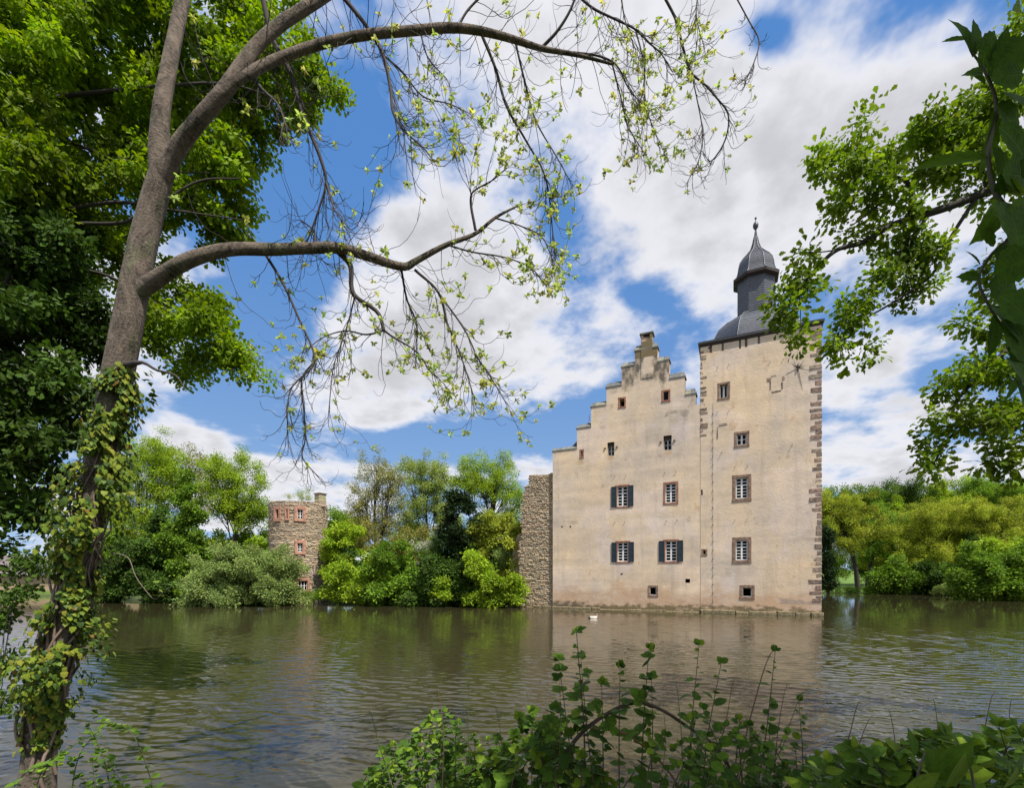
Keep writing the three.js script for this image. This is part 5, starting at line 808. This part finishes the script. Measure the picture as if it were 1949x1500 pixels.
// ================================================================ oak reaching in from the right
seed(231);
{
  const t = plant('oak_tree', 'oak reaching in from the right picture edge over the tower', 'tree', 7.6, [
    [1600, 290, 40, 26], [1570, 320, 26, 22], [1640, 255, 30, 24], [1680, 300, 60, 30], [1745, 275, 50, 30], [1800, 270, 50, 34], [1850, 230, 50, 50], [1900, 200, 50, 60], [1610, 350, 44, 24], [1600, 400, 40, 26], [1660, 365, 40, 30], [1800, 330, 60, 34], [1870, 320, 50, 50], [1650, 430, 44, 24], [1720, 400, 30, 30], [1700, 470, 50, 30], [1745, 500, 44, 30], [1780, 460, 40, 34], [1760, 545, 40, 30], [1700, 540, 34, 24], [1640, 590, 40, 26], [1610, 620, 34, 24], [1590, 660, 22, 12], [1640, 660, 22, 18], [1530, 480, 14, 22], [1512, 530, 18, 18], [1492, 565, 16, 18], [1478, 605, 12, 9], [1545, 545, 16, 16], [1515, 645, 12, 12], [1505, 600, 14, 12],
    [1900, 620, 50, 60], [1930, 500, 40, 80], [1870, 690, 50, 40], [1920, 720, 50, 50], [1830, 740, 50, 34], [1790, 800, 34, 34], [1850, 800, 50, 44], [1920, 810, 50, 50], [1780, 850, 26, 26], [1765, 890, 14, 18], [1880, 870, 40, 18], [1930, 890, 34, 20], [1990, 300, 60, 160], [2000, 700, 70, 160], [2080, 400, 110, 200], [2050, 60, 120, 130],
  ], { mat: LM.oakR, kind: 'oak', size: 0.18, fill: 0.9, trunk: 0, foot: 2170, hole: 0.08, deep: 1.0, shell: 0.7, tint: 0.32, lump: 0.34 });
  const b = t.position, limb = (P, r0, r1, z0 = 7.6, z1 = 7.6) => { const c = curve(P.map(([x, y], i) => [at(x, y, mix(z0, z1, i / (P.length - 1))).sub(b), mix(r0, r1, i / (P.length - 1))]), 0.1); part('limb', tube(c.pts, c.rad, 8, 0.12), M.darkBark, t); };
  limb([[2190, 1330], [2200, 1000], [2180, 600], [2150, 250], [2140, -100]], 0.26, 0.14); limb([[2150, 290], [2040, 310], [1949, 335], [1885, 362], [1800, 395], [1740, 414], [1690, 432], [1640, 462], [1592, 476], [1550, 515], [1505, 570], [1482, 602]], 0.095, 0.010); limb([[1732, 414], [1728, 350], [1690, 338], [1675, 385], [1620, 430]], 0.035, 0.01); limb([[1860, 372], [1810, 450], [1775, 520], [1700, 575], [1620, 620]], 0.035, 0.010); limb([[1770, 405], [1720, 470], [1695, 500], [1680, 540]], 0.03, 0.01); limb([[2150, 700], [2040, 760], [1949, 780], [1880, 800], [1810, 830], [1772, 890]], 0.09, 0.01); limb([[1949, 640], [1890, 690], [1840, 740], [1800, 790]], 0.05, 0.01); limb([[1690, 338], [1700, 300], [1650, 290], [1600, 300]], 0.02, 0.008); limb([[1880, 365], [1860, 300], [1830, 260], [1760, 270]], 0.04, 0.01); limb([[1520, 555], [1523, 600], [1520, 650]], 0.008, 0.004); limb([[1592, 476], [1560, 480], [1530, 480]], 0.012, 0.006);
  // its crown goes on above and behind the photographer, and shades the bank
  const extra = []; for (const [x, y, z, a] of [[3.8, 8.6, -0.8, 1.7], [5.8, 9.8, -1.6, 2.0], [2.6, 7.8, 0.6, 1.5], [4.6, 8.6, 1.6, 1.8], [6.8, 8.2, 0.2, 1.8], [8.2, 10.6, -3.2, 1.9], [4.6, 10.4, -0.2, 1.6], [8.6, 7.6, -1.8, 1.7], [1.4, 8.2, 1.6, 1.5], [0.4, 9.4, 0.4, 1.5]]) for (let k = 0; k < 190; k++) { const d = V(gauss(), gauss() * 0.8, gauss()).multiplyScalar(a * 0.75); extra.push([V(x, y, z).add(d).sub(b), 0.3 * rr(0.7, 1.3), [1, 1, 1]]); }
  scatter('crown', SPR.oak[0], LM.oakR, extra, t);
}

// ================================================================ bank plants in the foreground
const LEAF = { bramble: null, ovate: leafGeo('ovate', 0.16, 0.22), toothed: leafGeo('toothed', 0.16, 0.22) };
{ const a = leafGeo('toothed', 0.16, 0.2), p = [a.clone().translate(0, 0.12, 0)]; for (const s of [-1, 1]) { const q = a.clone(); q.scale(0.85, 0.85, 0.85); q.rotateZ(s * 1.15); q.rotateY(s * 0.25); q.translate(0, 0.06, 0); p.push(q); } LEAF.bramble = mergeGeometries(p); LEAF.bramble.scale(0.72, 0.72, 0.72); }
function shootPlant(name, label, category, o) {
  const { shoots, kind, cols, size, group, gap = 0.055, keep = 260 } = o, leaf = LEAF[kind];
  const mats = cols.map((c) => new THREE.MeshPhysicalMaterial({ color: RGB(...c), map: veinMap, roughness: 0.88, transmission: 0.35, thickness: 0, side: THREE.DoubleSide, specularIntensity: 0.35, clearcoat: 0.05, clearcoatRoughness: 0.4 }));
  const s0 = shoots[0], B = at(s0[0], HOR, s0[4]); B.y = Math.max(0, ground(B.x, B.z)); const t = thing(name, label, category, B.toArray(), 0, group), stems = [], L = [];
  for (const [bx, by, tx, ty, Z0s, Z1 = Z0s, arch = 0.15, r0 = 0.006] of shoots) {
    const a = at(bx, by, Z0s), e = at(tx, ty, Z1); const g = Math.max(-0.1, ground(a.x, a.z)); if (a.y > g) a.y = g - 0.02;
    const m = a.clone().lerp(e, 0.55).add(V(gauss() * 0.06, arch * a.distanceTo(e) * 0.8, gauss() * 0.06)), c = curve([[a.sub(B), r0], [m.sub(B), r0 * 0.7], [e.sub(B), r0 * 0.3]], 0.06);
    stems.push(tube(c.pts, c.rad, 5)); let d = 0, next = c.L * rr(0.1, 0.25), sd = rnd() < 0.5 ? 1 : -1;
    for (let i = 1; i < c.pts.length; i++) { d += c.pts[i].distanceTo(c.pts[i - 1]); if (d < next) continue; next += gap * rr(0.7, 1.4);
      const T = V().subVectors(c.pts[i], c.pts[i - 1]).normalize(), s = size * rr(0.45, 1.3) * mix(1, 0.55, clamp((d / c.L - 0.75) * 4));
      for (const q of kind === 'ovate' ? [1, -1] : [sd]) { const az = V(gauss(), 0, gauss()).normalize().multiplyScalar(q), dir = az.addScaledVector(T, 0.5).add(V(0, rr(-0.7, 0.5), 0)).normalize(), up = V(gauss() * 0.8, 1, gauss() * 0.8 + 0.5), x = V().crossVectors(dir, up).normalize(), z = V().crossVectors(x, dir); MX.makeBasis(x.multiplyScalar(s), dir.clone().multiplyScalar(s), z.multiplyScalar(s)).setPosition(c.pts[i].clone().addScaledVector(dir, s * 0.18)); L.push({ m: MX.clone(), z: c.pts[i].z + c.pts[i].y * 0.6, c: Math.floor(Math.pow(rnd(), 1.5) * mats.length) }); } sd = -sd; }
    const top = c.pts[c.pts.length - 1]; for (let k = 0; k < 3; k++) { const dir = V(gauss(), rr(0.3, 1), gauss()).normalize(), s = size * rr(0.4, 0.7), x = V().crossVectors(dir, V(gauss(), 0.6, 1)).normalize(), z = V().crossVectors(x, dir); MX.makeBasis(x.multiplyScalar(s), dir.multiplyScalar(s), z.multiplyScalar(s)).setPosition(top); L.push({ m: MX.clone(), z: top.z + top.y, c: Math.floor(rnd() * mats.length) }); }
  }
  part('stems', merge(stems), o.stemMat || std([0.07, 0.075, 0.03]), t, 'stuff'); L.sort((a, b) => b.z - a.z);
  L.slice(0, keep).forEach((l) => { const m = part('leaf', leaf, mats[l.c], t); m.applyMatrix4(l.m); });
  for (let c = 0; c < mats.length; c++) { const s = L.slice(keep).filter((l) => l.c === c); if (!s.length) continue; const m = new THREE.InstancedMesh(leaf, mats[c], s.length); s.forEach((l, i) => m.setMatrixAt(i, l.m)); m.name = 'foliage'; m.castShadow = m.receiveShadow = true; m.userData.kind = 'stuff'; t.add(m); }
  return t;
}
/** shoots whose tips lie below a skyline given as photograph points */
function under(line, n, Z0s, Z1s, drop = 150) { const out = [], X0s = line[0][0], X1s = line[line.length - 1][0]; for (let k = 0; k < n; k++) { const x = mix(X0s, X1s, (k + rnd()) / n); let i = 0; while (i < line.length - 2 && line[i + 1][0] < x) i++; const y = mix(line[i][1], line[i + 1][1], clamp((x - line[i][0]) / (line[i + 1][0] - line[i][0]))), Z = rr(Z0s, Z1s), ty = y + drop * Math.pow(rnd(), 1.5); out.push([x + gauss() * 190, 1560, x, ty, Z + rr(-0.15, 0.15), Z, rr(0.05, 0.45)]); } return out; }
seed(241);
const green = [[0.090, 0.185, 0.010], [0.060, 0.135, 0.010], [0.120, 0.230, 0.012], [0.220, 0.330, 0.016]], lush = [[0.100, 0.200, 0.010], [0.135, 0.250, 0.012], [0.072, 0.155, 0.010], [0.230, 0.340, 0.016]];
shootPlant('dogwood_shrub', 'leafy green shrub at the left end of the foreground plants', 'shrub', { kind: 'ovate', size: 0.078, cols: green, shoots: under([[700, 1480], [722, 1425], [780, 1412], [832, 1345], [870, 1375], [905, 1362], [940, 1420]], 50, 3.2, 3.9), gap: 0.042 });
shootPlant('bramble', 'bramble with a long arching cane and tall leafy shoots in front of castle reflection', 'bramble', { kind: 'bramble', size: 0.125, cols: green, shoots: [...under([[940, 1420], [985, 1355], [1025, 1320], [1060, 1355], [1110, 1375]], 30, 3.1, 3.7), [1110, 1420, 1097, 1203, 3.3, 3.2, 0.05, 0.008], [1110, 1390, 1063, 1255, 3.3, 3.2, 0.05], [1160, 1340, 1105, 1250, 3.3], [1180, 1350, 1180, 1268, 3.3], [1215, 1345, 1235, 1235, 3.3], [1225, 1345, 1240, 1290, 3.3], [1150, 1345, 1145, 1300, 3.3]].map((s) => (s.length === 5 && s[1] < 1400 ? [...s] : s)), gap: 0.06, stemMat: std([0.075, 0.05, 0.03]) });
{ const t = scene.children[scene.children.length - 1], b = t.position, cane = (P, r0, r1, name, m) => { const c = curve(P.map(([x, y], i) => [at(x, y, 3.3).sub(b), mix(r0, r1, i / (P.length - 1))]), 0.04); part(name, tube(c.pts, c.rad, 7, 0.2), m, t); }; cane([[1070, 1440], [1110, 1392], [1150, 1362], [1190, 1342], [1222, 1338], [1260, 1352], [1310, 1385], [1360, 1420], [1400, 1480]], 0.014, 0.010, 'cane', std([0.06, 0.045, 0.03])); cane([[1110, 1384], [1160, 1390], [1190, 1397], [1235, 1430], [1265, 1460], [1300, 1510]], 0.006, 0.007, 'cane', std([0.25, 0.11, 0.06])); }
shootPlant('hawthorn_shrub', 'tangled dark green shrub below the tower reflection', 'shrub', { kind: 'toothed', size: 0.084, cols: green, shoots: [...under([[1260, 1395], [1290, 1400], [1330, 1345], [1370, 1360], [1430, 1375], [1490, 1378], [1560, 1410], [1600, 1425]], 58, 2.9, 3.8, 170), [1310, 1420, 1330, 1228, 3.3, 3.2, 0.03], [1330, 1420, 1372, 1262, 3.3, 3.2, 0.08], [1400, 1420, 1475, 1240, 3.3, 3.1, 0.12], [1500, 1440, 1520, 1335, 3.3]], gap: 0.036 });
shootPlant('nettle_patch', 'broad leafy plants at the lower right, water glinting between them', 'plant', { kind: 'ovate', size: 0.118, cols: lush, shoots: under([[1570, 1430], [1640, 1420], [1700, 1410], [1760, 1415], [1785, 1365], [1830, 1400], [1880, 1405], [1905, 1365], [1955, 1395]], 62, 2.3, 3.2, 140), gap: 0.05 });
shootPlant('sapling', 'small pinnate sapling beside the foot of leaning grey tree', 'sapling', { kind: 'ovate', size: 0.075, cols: lush, shoots: under([[118, 1470], [150, 1400], [175, 1370], [200, 1365], [212, 1440]], 10, 4.2, 4.5, 110), gap: 0.045 });
seed(246);
{ const t = thing('dry_stems', 'thin bare stems and grass blades rising among the foreground shrubs', 'stems', [0.9, 0.2, -3.4]); for (const [x0, x1, y1, w] of [[1330, 1400, 1290, 1], [1390, 1472, 1238, 1.6], [1420, 1530, 1318, 1], [1300, 1285, 1300, 1], [1250, 1262, 1340, 0.8], [1560, 1636, 1335, 1.2], [1600, 1660, 1362, 1], [1840, 1892, 1318, 1.2], [1790, 1775, 1330, 1], [760, 702, 1352, 1.2], [840, 832, 1310, 1], [900, 892, 1296, 1], [1010, 998, 1300, 1], [1060, 1066, 1290, 1], [960, 940, 1340, 0.8], [1470, 1500, 1300, 0.9], [1700, 1690, 1350, 1], [1905, 1925, 1330, 1]]) { const a = at(x0, 1540, 3.3), e = at(x1, y1, 3.2), m = a.clone().lerp(e, 0.6).add(V(rr(-0.04, 0.04), 0.05, 0)), c = curve([[a.sub(t.position), 0.0035 * w], [m.sub(t.position), 0.003 * w], [e.clone().sub(t.position), 0.0016 * w], [e.add(V((x1 - x0) * 0.0006, -0.01, 0)).sub(t.position), 0.0008]], 0.06); part('stem', tube(c.pts, c.rad, 5), std(rnd() < 0.5 ? [0.11, 0.14, 0.04] : [0.16, 0.10, 0.06]), t); } }
// large near leaves at the lower right corner
function bigLeaves(name, label, category, base, stems, leaves, cols, shape = 'toothed') {
  const t = thing(name, label, category, base), b = V(...base), g = leafGeo(shape, 0.14, 0.2), mats = cols.map((c) => new THREE.MeshPhysicalMaterial({ color: RGB(...c), map: veinMap, roughness: 0.9, transmission: 0.45, thickness: 0, side: THREE.DoubleSide, specularIntensity: 0.25, bumpMap: veinBump, bumpScale: 0.0012 }));
  for (const [P, r0, r1] of stems) { const c = curve(P.map(([x, y, z], i) => [z === undefined || Array.isArray(x) ? V(...x).sub(b) : at(x, y, z).sub(b), mix(r0, r1, i / (P.length - 1))]), 0.03); part('stem', tube(c.pts, c.rad, 7), std([0.09, 0.085, 0.05]), t); }
  leaves.forEach(([x0, y0, x1, y1, w, Z, c = 0, tilt = 0.3]) => { const a = at(x0, y0, Z), e = at(x1, y1, Z - rr(-0.05, 0.08)), d = V().subVectors(e, a), l = d.length(); d.normalize(); const n = V(gauss() * 0.25 + tilt, gauss() * 0.2, 1).normalize(); n.addScaledVector(d, -n.dot(d)).normalize(); const x = V().crossVectors(d, n), ww = w / FOC * Z / 0.78; MX.makeBasis(x.multiplyScalar(ww), d.clone().multiplyScalar(l), n.multiplyScalar(l * 0.8)).setPosition(a.sub(b)); part('leaf', g, mats[c % mats.length], t).applyMatrix4(MX); });
  return t;
}
const veinBump = dataMap(128, 128, (u, v) => { const s = Math.abs(u - 0.5), q = ((v + s * 0.6) * 9) % 1; return 1 - smooth(0.02, 0, s) * 0.8 - smooth(0.12, 0, Math.min(q, 1 - q)) * 0.5; });
seed(251);
bigLeaves('broadleaf_sprig', 'large blurred near leaves in the lower right corner', 'plant', [1.55, 1.0, -1.7], [[[[1740, 1560, 1.7], [1745, 1480, 1.7], [1760, 1430, 1.7]], 0.005, 0.003], [[[1860, 1560, 1.7], [1850, 1480, 1.7], [1840, 1440, 1.7]], 0.005, 0.003]],
  [[1800, 1500, 1770, 1420, 60, 1.7, 1], [1770, 1480, 1860, 1420, 60, 1.7, 1], [1800, 1500, 1850, 1440, 40, 1.65, 2], [1740, 1440, 1735, 1385, 26, 1.75, 1], [1820, 1440, 1822, 1392, 26, 1.75, 1], [1720, 1505, 1800, 1478, 44, 1.65, 2], [1865, 1460, 1895, 1450, 30, 1.6, 2], [1910, 1500, 1945, 1465, 40, 1.6, 2], [1860, 1510, 1910, 1490, 40, 1.6, 0], [1925, 1470, 1960, 1440, 40, 1.6, 0]], [[0.075, 0.16, 0.012], [0.10, 0.20, 0.014], [0.18, 0.27, 0.02]], 'ovate');
// sprig hanging close to the camera along the right edge
bigLeaves('overhanging_sprig', 'big dark green leaves close to the camera along right edge', 'branch', [2.5, 0.9, -1.3],
  [[[[[2.5, 0.9, -1.3], 0, undefined], [[2.35, 2.6, -1.3], 0, undefined], [2030, 500, 1.3], [1960, 430, 1.3], [1900, 380, 1.3], [1880, 300, 1.3], [1895, 200, 1.3], [1870, 130, 1.3], [1845, 95, 1.3]].map((p) => p), 0.012, 0.002], [[[1960, 430, 1.3], [1890, 480, 1.3], [1862, 530, 1.3], [1880, 580, 1.3], [1930, 660, 1.3], [1945, 740, 1.3]], 0.005, 0.002]],
  [[1850, 110, 1822, 12, 30, 1.3], [1850, 108, 1866, 22, 30, 1.3], [1862, 130, 1905, 50, 56, 1.3], [1880, 140, 1928, 45, 40, 1.32], [1890, 150, 1960, 60, 70, 1.28], [1880, 145, 1945, 150, 60, 1.3], [1900, 175, 1960, 190, 60, 1.3], [1895, 200, 1955, 250, 60, 1.28], [1840, 75, 1795, 72, 12, 1.3, 0], [1880, 300, 1750, 303, 24, 1.3, 1], [1893, 210, 1880, 330, 44, 1.3, 1], [1890, 280, 1930, 370, 50, 1.28, 1], [1892, 370, 1960, 300, 50, 1.3], [1905, 385, 1872, 452, 46, 1.3, 1], [1915, 385, 1965, 470, 90, 1.26], [1905, 360, 1960, 350, 50, 1.3, 2], [1890, 470, 1866, 420, 24, 1.3], [1890, 480, 1955, 520, 70, 1.28], [1866, 528, 1826, 523, 20, 1.3], [1864, 505, 1842, 470, 14, 1.3], [1880, 540, 1955, 570, 70, 1.26], [1885, 580, 1960, 640, 70, 1.28], [1900, 500, 1960, 440, 60, 1.3], [1920, 640, 1960, 700, 50, 1.28], [1940, 700, 1920, 770, 30, 1.3], [1925, 20, 1960, 5, 26, 1.3, 2], [1900, 240, 1965, 290, 60, 1.24], [1905, 330, 1975, 330, 70, 1.24], [1910, 420, 1980, 400, 70, 1.24, 1], [1890, 520, 1975, 480, 70, 1.22], [1900, 560, 1985, 610, 80, 1.22], [1905, 610, 1985, 690, 70, 1.24], [1890, 600, 1895, 680, 40, 1.3], [1915, 680, 1985, 740, 60, 1.26], [1930, 720, 1975, 800, 50, 1.26], [1885, 150, 1960, 130, 60, 1.24], [1875, 160, 1850, 130, 16, 1.3], [1870, 140, 1846, 132, 14, 1.3]], [[0.070, 0.155, 0.007], [0.105, 0.205, 0.008], [0.20, 0.30, 0.015]]);
renderer.render(scene, camera);
